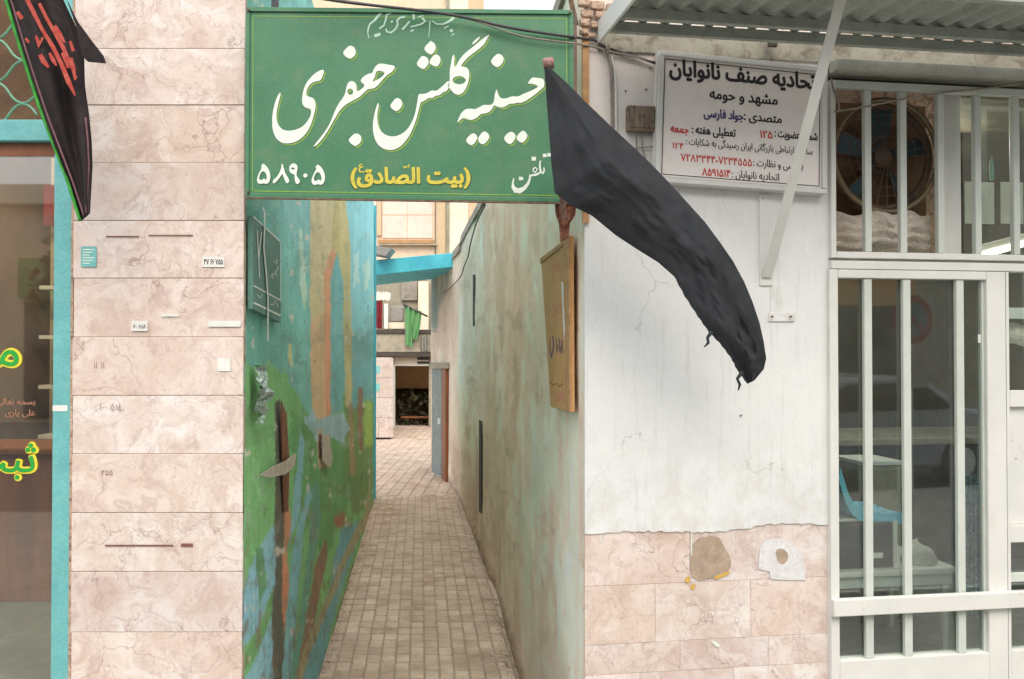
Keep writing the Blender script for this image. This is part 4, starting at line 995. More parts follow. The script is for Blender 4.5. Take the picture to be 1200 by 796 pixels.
# marble dado tiles
def dtile(u0, u1, z0, z1):
    t0 = P2(u0, 700)[0] if u0 else .0; t1 = P2(u1, 700)[0] if u1 else T1
    yo = random.uniform(0, .002)
    fac.part('marble_tile', MB().box(t0+.0008, t1-.0008, yo+.001, yo+.0205, z0+.0008, z1-.0008), M['marble'], b=.001, org=((t0+t1)/2, .01, (z0+z1)/2))
z1_, z2_, z3_ = P2(800, 683)[1], P2(800, 751)[1], P2(800, 786)[1]
dtile(0, 809, z1_, ZD+.03); dtile(809, 0, z1_, ZD+.03)
dtile(0, 768, z2_, z1_); dtile(768, 880, z2_, z1_); dtile(880, 0, z2_, z1_)
dtile(0, 797, z3_, z2_); dtile(797, 901, z3_, z2_); dtile(901, 0, z3_, z2_)
z = z3_; k = 0
while z > .02:
    zn = max(0, z-.245); cut = (780, 890) if k % 2 else (750, 860)
    dtile(0, cut[0], zn, z); dtile(cut[0], cut[1], zn, z); dtile(cut[1], 0, zn, z); z = zn; k += 1
# patches on the dado and on the plaster
def blob(t, name, pts, n, mat, th=.0012, sm=1):
    q = [P2(u, v, n) for u, v in (smooth_poly(pts, sm) if sm else pts)]; return t.part(name, MB().slab(q, -n, -n+th), mat)
M['glue'] = worn('old_glue', S(176,158,140), S(150,136,122), S(196,160,110), scale=20, rough=.8, amount=.6)
blob(fac, 'glue_patch', [(812,632),(841,627),(848,640),(857,655),(856,668),(842,676),(812,682),(808,660)], .0022, M['glue'])
M['peel_white'] = worn('torn_poster_white', S(220,222,222), S(206,208,208), S(190,166,156), scale=22, rough=.8, amount=.5)
tp = [(889,662),(891,640),(898,633),(910,631),(921,634),(932,640),(939,650),(943,668),(944,680),(925,680),(903,679),(902,670),(888,667)]
blob(fac, 'torn_paper', tp, .0022, M['peel_white'], sm=0); blob(fac, 'torn_paper', [(908,645),(917,642),(925,650),(920,662),(912,660)], .003, M['glue'])
M['mustard'] = worn('mustard_spot', S(214,180,90), S(200,160,80), None, scale=20, rough=.8)
blob(fac, 'paint_spot', [(803,677),(808,675),(809,682),(804,684)], .0024, M['mustard']); blob(fac, 'paint_spot', [(809,686),(815,684),(814,690),(810,692)], .0026, M['mustard']); blob(fac, 'paint_spot', [(836,676),(856,669),(855,673),(838,680)], .0034, M['mustard'])
blob(fac, 'paint_run', [(809.6,618),(811,618),(811,651),(810,651)], .0026, M['white_paint'], sm=0); blob(fac, 'paint_run', [(703,624),(704,624),(704.2,635),(703.4,635)], .0026, M['white_paint'], sm=0)
blob(fac, 'paint_run', [(833,752),(838,751),(845,757),(840,759)], .0026, M['white_paint'])
# wall junction box, pipes, nail marks
def rbox(t, name, u0, v0, u1, v1, n, th, mat, b=0, **k):
    a, c = P2(u0, v0, n), P2(u1, v1, n); return t.part(name, MB().box(a[0], c[0], -n, -n+th, min(a[1],c[1]), max(a[1],c[1])), mat, b=b, **k)
for (u, v) in ((733,107),(757,105),(706,199),(738,62),(762,80),(868,487),(900,233),(893,233)):
    q = P2(u, v, .006); fac.part('nail', MB().tube([(q[0], -.012, q[1]), (q[0], -.003, q[1])], .004, 6), M['sign_edge'])
jb = Thing('junction_box', 'weathered brown junction box beside the framed white sign', 'junction box', (P2(750,155)[0], 0, P2(750,155)[1]), RIGHT)
rbox(jb, 'housing', 736, 123, 768, 154, .045, .04, M['box_brown'], b=.004); rbox(jb, 'cover', 738.5, 125.5, 767, 150, .049, .0038, M['box_brown'], b=.002)
for (uu) in (745, 752):
    a, c = P2(uu, 154, .02), P2(uu+7, 196, .02); jb.part('lead', MB().tube([(a[0], -.02, a[1]), (a[0]+.004, -.02, (a[1]+c[1])/2), (c[0], -.02, c[1])], .0035, 6), M['cable'])
a, c = P2(744,174,.02), P2(768,172,.02); jb.part('lead', MB().tube([(a[0], -.022, a[1]), (c[0], -.022, c[1])], .003, 6), M['cable'])
# conduits and cables on the facade
def rft(u, v, n): q = P2(u, v, n); return (q[0], -n, q[1])
def rtube(name, pts, r, mat, label, group=None, cat='cable'):
    q = [Vector(p) for p in pts]; s_ = []
    for i in range(len(q)-1):
        p0, p1, p2_, p3 = q[max(i-1,0)], q[i], q[i+1], q[min(i+2,len(q)-1)]
        for k in range(5):
            t_ = k/5; s_.append(.5*((2*p1)+(p2_-p0)*t_+(2*p0-5*p1+4*p2_-p3)*t_*t_+(3*p1-p0-3*p2_+p3)*t_**3))
    s_.append(q[-1]); return single(name, MB().tube(s_, r, 6), mat, label, cat, q[0], RIGHT, group=group, smooth=True)
rtube('conduit', [rft(711,55,.015), rft(716,80,.015), rft(717,130,.015), rft(718,200,.015), rft(719,260,.015)], .0065, M['cable'], 'pale vertical conduit running down behind the black flag, left one of a pair', cat='conduit')
rtube('conduit', [rft(714,58,.012), rft(721,90,.012), rft(722,140,.012), rft(723,200,.012), rft(724,262,.012)], .005, M['cream_metal'], 'thin cream conduit running down behind the black flag, right one of a pair', cat='conduit')
rtube('sign_cable', [rft(674,44,.03), rft(695,47,.02), rft(708,54,.016), rft(730,62,.015), rft(750,68,.015), rft(770,75,.02)], .0055, M['black_cable'], 'dark cable from the green sign corner to the top of the white sign')
rtube('sign_cable', [rft(674,51,.035), rft(695,55,.02), rft(712,60,.02), rft(740,66,.02), rft(768,73,.02)], .004, M['cable'], 'grey cable from the green sign corner joining the dark cable by the conduit')
rtube('tie_wire', [rft(708,50,.03), rft(713,58,.035), rft(716,50,.03), rft(712,62,.03), rft(707,60,.03), rft(714,52,.03)], .003, M['cable'], 'small knot of wire where the conduits meet the cables')
tubeobj('power_cable', [(at(320,-12,3.4)), (at(400,2,3.45)), (at(520,16,3.5)), (at(600,33,3.52)), (at(674,44,3.53))], .006, M['black_cable'], 'upper dark cable sagging across the top of the green sign', 'cable')
tubeobj('power_cable', [(at(345,-8,3.5)), (at(440,6,3.5)), (at(540,20,3.51)), (at(610,42,3.52)), (at(674,51,3.525))], .0035, M['cable'], 'lower thin grey cable sagging across the top of the green sign', 'cable')

# white framed sign
ws = Thing('framed_sign', 'white framed trade union signboard with black, red and blue Persian lines under the awning', 'sign', (P2(870,225,.05)[0], -.02, P2(870,225)[1]), RIGHT)
NW = .05
quad = [P2(771,59,NW), P2(969,80,NW), P2(968,228,NW), P2(766,213,NW)]
ws.part('backing', MB().slab(quad, -NW+.004, -.006), M['cream_metal'])
inner = [P2(777,66,NW), P2(963.5,85.5,NW), P2(962.5,221,NW), P2(772.5,206.5,NW)]
ws.part('face', MB().slab(inner, -NW+.0015, -NW+.0038), M['sign_white'])
def wbar(p, q, w, mat, y0, y1, name='frame_bar', b=.002):
    a, c = Vector(P2(*p, NW)), Vector(P2(*q, NW)); d = (c-a).normalized(); n = Vector((-d.y, d.x))*w/2
    ws.part(name, MB().slab([tuple(a+n), tuple(c+n), tuple(c-n), tuple(a-n)], y0, y1), M[mat], b=b)
for p, q in (((773,62.5),(967,82.5)), ((769,210.5),(967,225)), ((774.2,66),(770,207)), ((966,87),(965,221))):
    wbar(p, q, .020, 'cream_metal', -NW-.012, -NW+.001)
for p, q in (((779.5,69),(961,88)), ((775.5,204),(960,218.3)), ((779.5,69),(775.5,204)), ((961,88),(960,218.3))):
    wbar(p, q, .0035, 'ink', -NW+.0006, -NW+.0014, 'border_line', 0)
# text: slope of the lines follows the tilted board
def wtext(txt, ul, ur, vb, hpx, mat, bold=.03):
    """text between pixel columns ul..ur with baseline vb at the right end"""
    slope = (84-62.5)/(967-773)*(1-(vb-70)/150) + (225-210.5)/(967-769)*((vb-70)/150)
    vr = vb
    a, c = P2(ul, vr-slope*(ur-ul), NW), P2(ur, vr, NW)
    mb = text_mb(txt, c[0], 0, hpx*3.75/F, -NW+.0006, width=c[0]-a[0], bold=bold)
    k = (c[1]-a[1])/(c[0]-a[0]); mb.v = [(x, y_, z_ + c[1] + (x-c[0])*k) for x, y_, z_ in mb.v]
    ws.part('lettering', mb, M[mat], kind='stuff')
wtext('اتحادیه صنف نانوایان', 785, 960, 105, 25, 'ink', .036)
wtext('مشهد و حومه', 832, 911, 123, 17, 'ink', .03)
wtext('متصدی :', 872, 916, 144.5, 14, 'ink', .03); wtext('جواد فارسی', 825, 871, 141, 14, 'blue_ink', .035)
wtext('شماره عضویت :', 908, 958, 164.6, 13, 'ink', .03); wtext('۱۲۵', 891, 905, 162.5, 12, 'red_ink', .03)
wtext('تعطیلی هفته :', 811, 862, 160.5, 13, 'ink', .03); wtext('جمعه', 786, 807, 156.5, 13, 'red_ink', .035)
wtext('سامانه ارتباطی بازرگانی ایران رسیدگی به شکایات :', 804, 952, 181.5, 11, 'ink', .015); wtext('۱۲۴', 788, 801, 175, 10, 'red_ink', .02)
wtext('بازرسی و نظارت :', 883, 941, 199, 12, 'ink', .02); wtext('۷۲۳۴۵۵۵-۷۲۸۳۳۴۴', 798, 881, 195, 12, 'red_ink', .02)
wtext('اتحادیه نانوایان :', 858, 913, 212, 12, 'ink', .02); wtext('۸۵۹۱۵۱۴', 823, 856, 208, 12, 'red_ink', .03)

# awning strut and wall plates
stt = Thing('awning_strut', 'pale flat steel strut slanting from the wall plate up to the awning', 'strut', (P2(898,330)[0], 0, P2(898,335)[1]), RIGHT)
rbox(stt, 'wall_plate', 890, 228, 906.5, 335, .012, .008, M['cream_metal'], b=.002)
rbox(stt, 'wall_plate', 903, 336.5, 917, 376, .008, .005, M['plaster'], b=.002)
rbox(stt, 'wall_plate', 901.5, 366, 932, 377, .011, .005, M['plaster'], b=.002)
a = Vector(rft(899, 325, .02)); 
def rf_free(u, v, n): q = P2(u, v, n); return Vector((q[0], -n, q[1]))
b_ = rf_free(993, -30, .62)
stt.part('flat_bar', MB().bar(a, b_, .044, .006, (0,1,0.2)), M['cream_metal'], b=.0015)
for (u, v) in ((899,318), (905,371), (927,371)):
    q = P2(u, v, .02); stt.part('bolt', MB().tube([(q[0], -.026, q[1]), (q[0], -.01, q[1])], .004, 6), M['sign_edge'])

# awning
aw = Thing('awning', 'corrugated sheet metal awning seen from below over the bakery front', 'awning', (P2(950,40)[0], 0, P2(950,45)[1]), RIGHT)
ZA = P2(830, 34, .13)[1]
tA = P2(704, 30, .0)[0]; tB = 3.4
G = []
nx2 = 600
pitch_ = .095
for j in range(8):
    d = .13 + j/7*.60; row_ = []
    for i in range(nx2+1):
        x = tA + (tB-tA)*i/nx2; c = math.cos((x-tA)/pitch_*2*math.pi)
        row_.append((x, -d-.004, ZA+.015 - .05*(d-.13) + .013*c))
    G.append(row_)
mb = MB().grid(G); aw.part('corrugated_sheet', mb, M['awning'], smooth=True)
aw.part('rear_angle', MB().box(tA-.002, tB, -.16, -.134, ZA-.045, ZA-.0005), M['awning'], b=.003)
aw.part('purlin', MB().box(tA, tB, -.32, -.29, ZA-.05, ZA-.009), M['awning'], b=.003)
aw.part('purlin', MB().box(tA, tB, -.72, -.69, ZA-.07, ZA-.028), M['awning'], b=.003)
e0, e1 = (tA-.014, -.02, ZA), (tA-.014, -.75, ZA-.04)
aw.part('end_flashing', MB().bar(e0, e1, .012, .09, (0,0,1)), M['cream_metal'], b=.002)
q = P2(904, 48, .05); aw.part('hook', MB().box(q[0]-.02, q[0]+.02, -.07, -.051, q[1]-.03, q[1]+.03), M['dark_stone'], b=.003)

# roller shutter housing over the windows
sb = Thing('shutter_box', 'long dull grey roller shutter housing under the awning above the barred window', 'shutter box', (P2(1080,90)[0], 0, P2(1080,90)[1]), RIGHT)
zb0 = P2(980, 83, .06)[1]; 
sb.part('housing', MB().box(P2(971,60)[0], 3.2, -.07, .1, zb0, ZA-.067), M['shutter'], b=.006)
sb.part('shaded_wall_board', MB().box(P2(700,60)[0], 3.2, -.014, -.0045, P2(800,66)[1], P2(800,36)[1]), M['shaded_mottle'], b=.002)  # added board, gives the wall strip above the sign its shaded tone
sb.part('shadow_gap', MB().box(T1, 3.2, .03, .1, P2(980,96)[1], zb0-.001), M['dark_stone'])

# ================================================================== UPPER BARRED WINDOW
TE = 3.0
def zR(v, n=0): return P2(975, v, n)[1]
zu0, zu1 = P2(975,303)[1], P2(975,96)[1]
uw = Thing('barred_window', 'upper shop window with pale square bars, a round fan and a wrapped bundle behind', 'window', (P2(1090,303)[0], 0, zu0), RIGHT)
t0 = P2(974,200,.03)[0]; 
uw.part('frame_stile', MB().box(t0, t0+.024, -.03, .0, zu0, zu1), M['cream_metal'], b=.003)
uw.part('frame_rail', MB().box(t0+.0245, TE, -.03, .0, zu1-.034, zu1), M['bar_metal'], b=.003)
uw.part('frame_rail', MB().box(t0+.0245, TE, -.03, .0, zu0, zu0+.028), M['cream_metal'], b=.003)
for uu in (1018,1059.5,1103.5,1147,1192):
    tc = P2(uu,200,.03)[0]; uw.part('bar', MB().box(tc-.0155, tc+.0155, -.028, .0, zu0+.0285, zu1-.0345), M['bar_metal'], b=.003)
tc = 2.23
while tc < TE: uw.part('bar', MB().box(tc-.0155, tc+.0155, -.028, .0, zu0+.0285, zu1-.0345), M['bar_metal'], b=.003); tc += .17
rbox(uw, 'mullion', 1105, 110, 1127, 298, -.06, .05, M['cream_metal'], b=.003)
a, c = P2(1129,300,-.09), P2(1200,110,-.09)
uw.part('pane', MB().box(a[0], TE, .09, .094, a[1], c[1]), M['glass_u'])
uw.part('rail', MB().box(P2(1127,200,-.06)[0], TE, .07, .1, P2(1130,112,-.07)[1], P2(1130,102,-.07)[1]), M['box_brown'], b=.002)
rtube('window_wire', [rft(978,131,.04), rft(1010,126,.045), rft(1060,116,.045), rft(1110,108,.045), rft(1160,103,.045), rft(1200,97,.045)], .0045, M['cable'], 'pale wire stretched slantwise across the upper window bars')
rtube('window_wire', [rft(974,92,.03), rft(977,105,.035), rft(982,118,.035), rft(984,131,.04)], .004, M['cable'], 'short loose wire end at the top left corner of the barred window')
# fan
fx, fz = P2(1037, 183, -.16); FR = .262
fan = Thing('round_fan', 'round ventilation fan with blue blades behind the upper window bars', 'fan', (fx, .16, fz-FR), RIGHT)
def ring(cx, cz, y, r, rt, n=48, seg=8):
    mb = MB(); vs = []; fs = []
    for i in range(n):
        A = 2*math.pi*i/n
        for k in range(seg):
            B = 2*math.pi*k/seg; rr_ = r + rt*math.cos(B); vs.append((cx+rr_*math.cos(A), y+rt*math.sin(B), cz+rr_*math.sin(A)))
    for i in range(n):
        for k in range(seg):
            fs.append((i*seg+k, i*seg+(k+1)%seg, ((i+1)%n)*seg+(k+1)%seg, ((i+1)%n)*seg+k))
    return mb.add(vs, fs)
fan.part('rim', ring(fx, fz, .15, FR, .012), M['fan_ring'], smooth=True)
fan.part('rim', ring(fx, fz, .19, FR-.02, .02), M['fan_dark'], smooth=True)
gd = MB()
for i in range(28):
    A = 2*math.pi*i/28; gd.bar((fx+.04*math.cos(A), .145, fz+.04*math.sin(A)), (fx+FR*math.cos(A), .145, fz+FR*math.sin(A)), .003, .003, (0,1,0))
fan.part('guard_spokes', gd, M['fan_dark'])
for r_ in (.09, .15, .19): fan.part('guard_ring', ring(fx, fz, .145, r_, .002, 40, 5), M['fan_dark'])
for i in range(5):
    A = 2*math.pi*i/5 + .3; G = []
    for a_ in range(7):
        row_ = []
        for b2 in range(5):
            rr_ = .045 + (.235-.045)*a_/6; w_ = (.5 - .25*a_/6 + .12)*(b2/4-.5); row_.append((fx+rr_*math.cos(A+w_), .20 + .05*(b2/4-.5), fz+rr_*math.sin(A+w_)))
        G.append(row_)
    fan.part('blade', MB().grid(G), M['fan_blue'], smooth=True)
hb = MB()
hb.tube([(fx, .17, fz), (fx, .22, fz)], .045, 20); fan.part('hub', hb, M['fan_dark'])
fan.part('housing', MB().box(fx-.29, fx+.27, .25, .27, fz-.28, fz+.27), M['brown_room'])
# bundle
G = []
for i in range(22):
    row_ = []
    for j in range(16):
        u = 978 + 124*i/21; v = 248 + 52*j/15; q = P2(u, v, -.12)
        bulge_ = math.sin(math.pi*i/21)**.5*math.sin(math.pi*min(1, j/15+.1))**.5
        row_.append((q[0], .2 - .09*bulge_ + random.uniform(-.006, .006) + .012*math.sin(j*1.9+i*.4), q[1]+ .012*math.sin(i*.9)))
    G.append(row_)
G2 = [[(p[0], .26, p[2]) for p in r] for r in G]
mb = MB().grid(G); single('wrapped_bundle', mb, M['sack'], 'crumpled beige cloth bundle stuffed under the round fan', 'bundle', (fx, .2, zu0+.03), RIGHT, smooth=True)
rbox(uw, 'infill_board', 974, 96, 1104, 300, -.29, .01, M['old_plaster'])

# ================================================================== LOWER GLAZED DOORS
gd_ = Thing('barred_glass_panel', 'fixed glass front with pale vertical bars and broad push rail beside the plaster wall', 'window', (P2(1070,800)[0], 0, 0), RIGHT)
n0 = .03
tL = P2(973,500,n0)[0]; tL2 = P2(983,500,n0)[0]; tR = P2(1157.5,500,n0)[0]; tR2 = P2(1181,500,n0)[0]
zt = P2(975,315,n0)[1]; zt2 = P2(975,325.5,n0)[1]; zbb = P2(984,775,n0)[1]
M['door_metal'] = M['cream_metal']
gd_.part('head_rail', MB().box(T1-.001, TE, -.032, .04, zt, zu0-.012), M['cream_metal'], b=.003)
gd_.part('frame_stile', MB().box(tL, tL2, -n0, .03, 0, zt-.002), M['cream_metal'], b=.003)
gd_.part('frame_stile', MB().box(tR, tR2-.006, -n0, .03, 0, zt-.002), M['cream_metal'], b=.003)
gd_.part('frame_rail', MB().box(tL2+.0005, tR-.0005, -n0, .03, zt2, zt-.002), M['cream_metal'], b=.003)
gd_.part('frame_rail', MB().box(tL2+.0005, tR-.0005, -n0, .03, 0.02, zbb), M['cream_metal'], b=.003)
gd_.part('glazing_bead', MB().box(tL2+.0008, tL2+.008, -.012, .0, zbb, zt2), M['bar_metal']); gd_.part('glazing_bead', MB().box(tR-.012, tR-.0008, -.012, .0, zbb, zt2), M['bar_metal'])
gd_.part('pane', MB().box(tL2, tR, .004, .008, zbb, zt2), M['glass_r'])
for uu in (1018,1063.5,1126):
    tc = P2(uu,500,.02)[0]; gd_.part('bar', MB().box(tc-.0185, tc+.0185, -.022, .0, zbb+.001, zt2-.001), M['bar_metal'], b=.003)
zp0, zp1 = P2(985,723,.06)[1], P2(985,703,.06)[1]
gd_.part('push_rail', MB().box(tL-.004, TE, -.062, -.031, zp0, zp1), M['cream_metal'], b=.004)
rbox(gd_, 'latch', 1146.5, 392, 1154, 402, .004, .004, M['paper'], b=.001)
# second leaf
dl = Thing('glazed_door_leaf', 'right hand metal door leaf with small panes and a solid panel at the picture edge', 'door', (P2(1200,800)[0]+.3, 0, 0), RIGHT)
x0_ = tR2-.002; xs_ = P2(1184,500,n0)[0]
dl.part('stile', MB().box(x0_, xs_, -n0+.002, .03, 0, zt-.002), M['cream_metal'], b=.002)
def zl(v): return P2(1190, v, n0)[1]
dl.part('rail', MB().box(xs_+.0005, TE, -n0+.002, .03, zl(318), zt-.002), M['cream_metal'], b=.002)
dl.part('rail', MB().box(xs_+.0005, TE, -n0+.002, .03, zl(477), zl(458)), M['cream_metal'], b=.002)
dl.part('rail', MB().box(xs_+.0005, TE, -n0+.002, .03, zl(636), zl(616)), M['cream_metal'], b=.002)
dl.part('solid_panel', MB().box(xs_+.0005, TE, -.006, .01, zl(615.5), zl(477.5)), M['cream_metal'])
dl.part('rail', MB().box(xs_+.0005, TE, -n0+.002, .03, 0.02, zbb), M['cream_metal'], b=.002)
dl.part('pane', MB().box(xs_, TE, .004, .008, zl(457.5), zl(318.5)), M['glass_r']); dl.part('pane', MB().box(xs_, TE, .004, .008, zbb, zl(636.5)), M['glass_r'])
dl.part('glass_shelf', MB().box(xs_+.001, TE, .012, .07, zl(373), zl(360)), M['white_pl'])
dl.part('rail', MB().box(xs_+.0005, TE, -.02, .003, zl(683), zl(673)), M['bar_metal'], b=.002)
uw.part('filler', MB().box(T1, TE, .0005, .04, zu0-.0118, zu0-.0005), M['cream_metal'])

# bakery room
rm = Thing('bakery_room', 'dim green grey room behind the barred shop windows', 'room', (1.9, 1.8, 0), RIGHT, kind='structure')
rm.part('floor', MB().box(.9, 4.4, .05, 4.0, -.05, .01), M['room_floor'])
rm.part('back_wall', MB().box(.9, 4.4, 4.0, 4.1, -.05, 3.1), M['dark_room'])
rm.part('side_wall', MB().box(.85, .9, .31, 4.0, -.05, 3.1), M['dark_room']); rm.part('side_wall', MB().box(4.4, 4.45, .05, 4.0, -.05, 3.1), M['dark_room'])
rm.part('ceiling', MB().box(.9, 4.4, .3, 4.0, 3.02, 3.1), M['dark_room'])
rm.part('end_wall', MB().box(TE, 4.4, .0, .05, 0, 3.0), M['plaster'])
def R3(u, v, d): return rf(u, v, -d)
# table
D1 = .55
tb = Thing('low_table', 'low pale framed table carrying the black crate behind the barred glass', 'table', (R3(1050,700,D1)[0], D1, 0), RIGHT)
ta, tb_ = R3(975,672,D1), R3(1112,664,D1); zt_ = R3(1050,667,D1)[1]
tb.part('table_top', MB().box(ta[0]-.2, tb_[0]+.04, D1-.02, D1+.55, zt_-.03, zt_), M['cream_metal'], b=.004)
tb.part('apron', MB().box(ta[0]-.18, tb_[0]+.02, D1, D1+.02, zt_-.09, zt_-.031), M['bar_metal'], b=.002)
for x in (ta[0]-.17, tb_[0]-.02):
    for y_ in (D1+.022, D1+.5): tb.part('leg', MB().box(x, x+.03, y_, y_+.03, .01, zt_-.031), M['bar_metal'], b=.002)
bx = Thing('black_crate', 'black box with small white label standing on the low table behind glass', 'box', (R3(1020,665,D1)[0], D1+.2, zt_), RIGHT)
q0, q1 = R3(984,660,D1+.02), R3(1052,612,D1+.02)
bx.part('body', MB().box(q0[0]-.1, q1[0]-.02, D1+.03, D1+.4, zt_+.001, q1[1]), M['black_box'], b=.01)
l0, l1 = R3(1024,655,D1+.02), R3(1036,648,D1+.02); bx.part('label_sticker', MB().box(l0[0], l1[0], D1+.028, D1+.0295, l0[1], l1[1]), M['paper'])
e0_ = R3(1056,600,D1+.02); bx.part('corner_post', MB().box(q1[0]-.018, q1[0]+.004, D1+.03, D1+.05, zt_+.001, q1[1]+.005), M['cream_metal'])
# chair shell on top of the box
ch = Thing('plastic_chair', 'light blue plastic chair shell perched on the black box behind glass', 'chair', (R3(1020,605,D1)[0], D1+.2, q1[1]), RIGHT)
prof = [(978,548),(982,562),(987,578),(994,590),(1003,597),(1015,600),(1035,600),(1052,601),(1058,603)]
G = []
for (u, v) in prof:
    q = R3(u, v, D1+.1); G.append([(q[0], D1+.04+.34*k/5, q[1] + .015*abs(k/5-.5)) for k in range(6)])
G2 = [[(p[0]-.012, p[1], p[2]-.055) for p in r] for r in G]
mb = MB().grid(G); mb.grid([r[::-1] for r in G2]); mb.grid([[r[0] for r in G2], [r[0] for r in G]]); ch.part('seat_shell', mb, M['blue_chair'], smooth=True)
c0 = R3(985,607,D1+.1); c1 = R3(1058,611,D1+.1)
ch.part('seat_frame', MB().box(c0[0]-.05, c1[0], D1+.05, D1+.36, q1[1]+.002, q1[1]+.018), M['bar_metal'], b=.004)
# carton behind
cb = Thing('pale_carton', 'pale beige carton standing behind the blue plastic chair', 'carton', (R3(1035,600,.95)[0], 1.2, 0), RIGHT)
q0, q1 = R3(1012,604,1.1), R3(1056,545,1.1); cb.part('body', MB().box(q0[0], q1[0], 1.1, 1.4, .01, q1[1]), M['concrete'], b=.006)
cb.part('lid', MB().box(q0[0]-.01, q1[0]+.01, 1.09, 1.41, q1[1]+.001, q1[1]+.025), M['cream_metal'], b=.004)
# bag
G = []
bq = R3(1072,662,D1+.1)
for i in range(12):
    row_ = []
    for j in range(10):
        A = math.pi*i/11; k = j/9; r_ = .085*(1-k**2.2)**.5*(1+.12*math.sin(i*2.1+j)); row_.append((bq[0]+.03-r_*math.cos(A)*1.1, D1+.12-r_*math.sin(A), zt_+.001+k*.11*(1+.15*math.cos(A))))
    G.append(row_)
single('plastic_bag', MB().grid(G), M['bag'], 'crumpled white plastic bag on the low table behind glass', 'bag', (bq[0], D1+.12, zt_), RIGHT, smooth=True)
# counter and curtain
G = []
for i in range(50):
    q = R3(1128 + 34*i/49, 600, .3)
    G.append([(q[0], .3+.02*math.sin(i*.9), z_) for z_ in (R3(1140,722,.3)[1], R3(1140,640,.3)[1], R3(1140,556,.3)[1])])
single('patterned_curtain', MB().grid(G), M['curtain'], 'dark blue patterned cloth hanging behind the right edge of the barred glass', 'curtain', (G[25][0][0], .3, G[25][0][2]), RIGHT, smooth=True)
kc = Thing('work_counter', 'dark counter along the back of the bakery room', 'counter', (2.2, 2.6, 0), RIGHT)
kc.part('body', MB().box(1.5, 4.2, 2.4, 3.2, .01, .9), M['dark_stone'], b=.01); kc.part('worktop', MB().box(1.45, 4.25, 2.35, 3.25, .902, .95), M['concrete'], b=.005)
bh = Thing('bread_heap', 'small heap of striped pale cloth on the glass shelf of the right door leaf', 'cloth', (P2(1195,405,-.05)[0], .08, P2(1195,405,-.05)[1]), RIGHT)
G = []
for i in range(10):
    G.append([(P2(1180+6*i, 400, -.05)[0], .09-.03*math.sin(math.pi*j/6)+.006*math.sin(i*2), P2(1190, 405-25*j/6, -.05)[1]+.01*math.sin(i*.8)) for j in range(7)])
bh.part('cloth_fold', MB().grid(G), M['sack'], smooth=True)
# papers and lamp seen in the upper pane
for (u0, u1, lb) in ((1131,1165,'left white paper sheet hanging inside the upper right pane'), (1173,1199,'right white paper sheet hanging inside the upper right pane')):
    a, c = R3(u0,262,.16), R3(u1,214,.16); single('paper_sheet', MB().box(a[0], c[0], .16, .162, a[1], c[1]), M['paper'], lb, 'paper', (a[0], .16, a[1]), RIGHT)
tl = Thing('tube_lamp', 'lit fluorescent tube glowing inside behind the upper window pane', 'lamp', tuple(Vector((R3(1180,290,.6)[0], .6, R3(1180,290,.6)[1]))), RIGHT)
a, c = R3(1150,299,.5), R3(1215,278,.8)
tl.part('tube', MB().tube([(a[0], .5, a[1]), (c[0]+.1, .8, c[1]+.01)], .018, 10), M['tube_light'], smooth=True)
tl.part('batten', MB().bar((a[0], .53, a[1]+.035), (c[0]+.1, .83, c[1]+.045), .05, .03, (0,0,1)), M['white_pl'])
cl_ = Thing('added_room_lamp', 'ceiling tube added deep inside to light the bakery room', 'lamp', (2.3, 1.6, 2.96), RIGHT)  # added lamp, brightens the bakery interior
cl_.part('tube', MB().tube([(1.6, 1.6, 2.9), (2.8, 1.6, 2.9)], .02, 10), M['tube_added'], smooth=True); cl_.part('batten', MB().box(1.55, 2.85, 1.57, 1.63, 2.925, 2.965), M['white_pl'])
# green ornament
a = R3(1162,195,.3); G = []
mb = MB(); mb.tube([(a[0], .3, a[1]+.05), (a[0], .3, a[1]+.0), (a[0]+.002, .3, a[1]-.07)], .01, 8, rr=[.002, .011, .009])
single('hanging_tag', mb, M['teal_print'], 'small green ornament hanging above the two paper sheets', 'ornament', (a[0], .3, a[1]-.07), RIGHT)

# ================================================================== BLACK MOURNING FLAG
fl = Thing('black_flag', 'black cloth flag blown sideways from a pole end in front of the white facade', 'flag', tuple(at(648, 270, 3.52)))
Lp = [(638,80),(640,110),(643,150),(646,190),(650,226),(668,240),(694,253),(722,276),(748,293),(772,308),(790,324),(803,348),(818,371),(830,388),(845,404),(857,420),(864,434),(876,450)]
Rp = [(643,78),(664,97),(690,123),(716,148),(742,172),(764,193),(786,216),(806,238),(826,260),(843,283),(859,306),(872,330),(882,354),(890,378),(895,400),(898,420),(895,433),(884,446)]
Fd = [.6,.66,.7,.7,.69,.68,.66,.62,.58,.54,.5,.47,.45,.45,.45,.45,.5,.5]    # where the fold ridge sits
def resample(P, n):
    out = []
    for i in range(n):
        x = i/(n-1)*(len(P)-1); k = min(int(x), len(P)-2); t_ = x-k
        if isinstance(P[0], tuple): out.append(tuple(P[k][j]*(1-t_)+P[k+1][j]*t_ for j in range(2)))
        else: out.append(P[k]*(1-t_)+P[k+1]*t_)
    return out
NF = 120; NC = 40
L2, R2, F2 = resample(Lp, NF), resample(Rp, NF), resample(Fd, NF); G = []
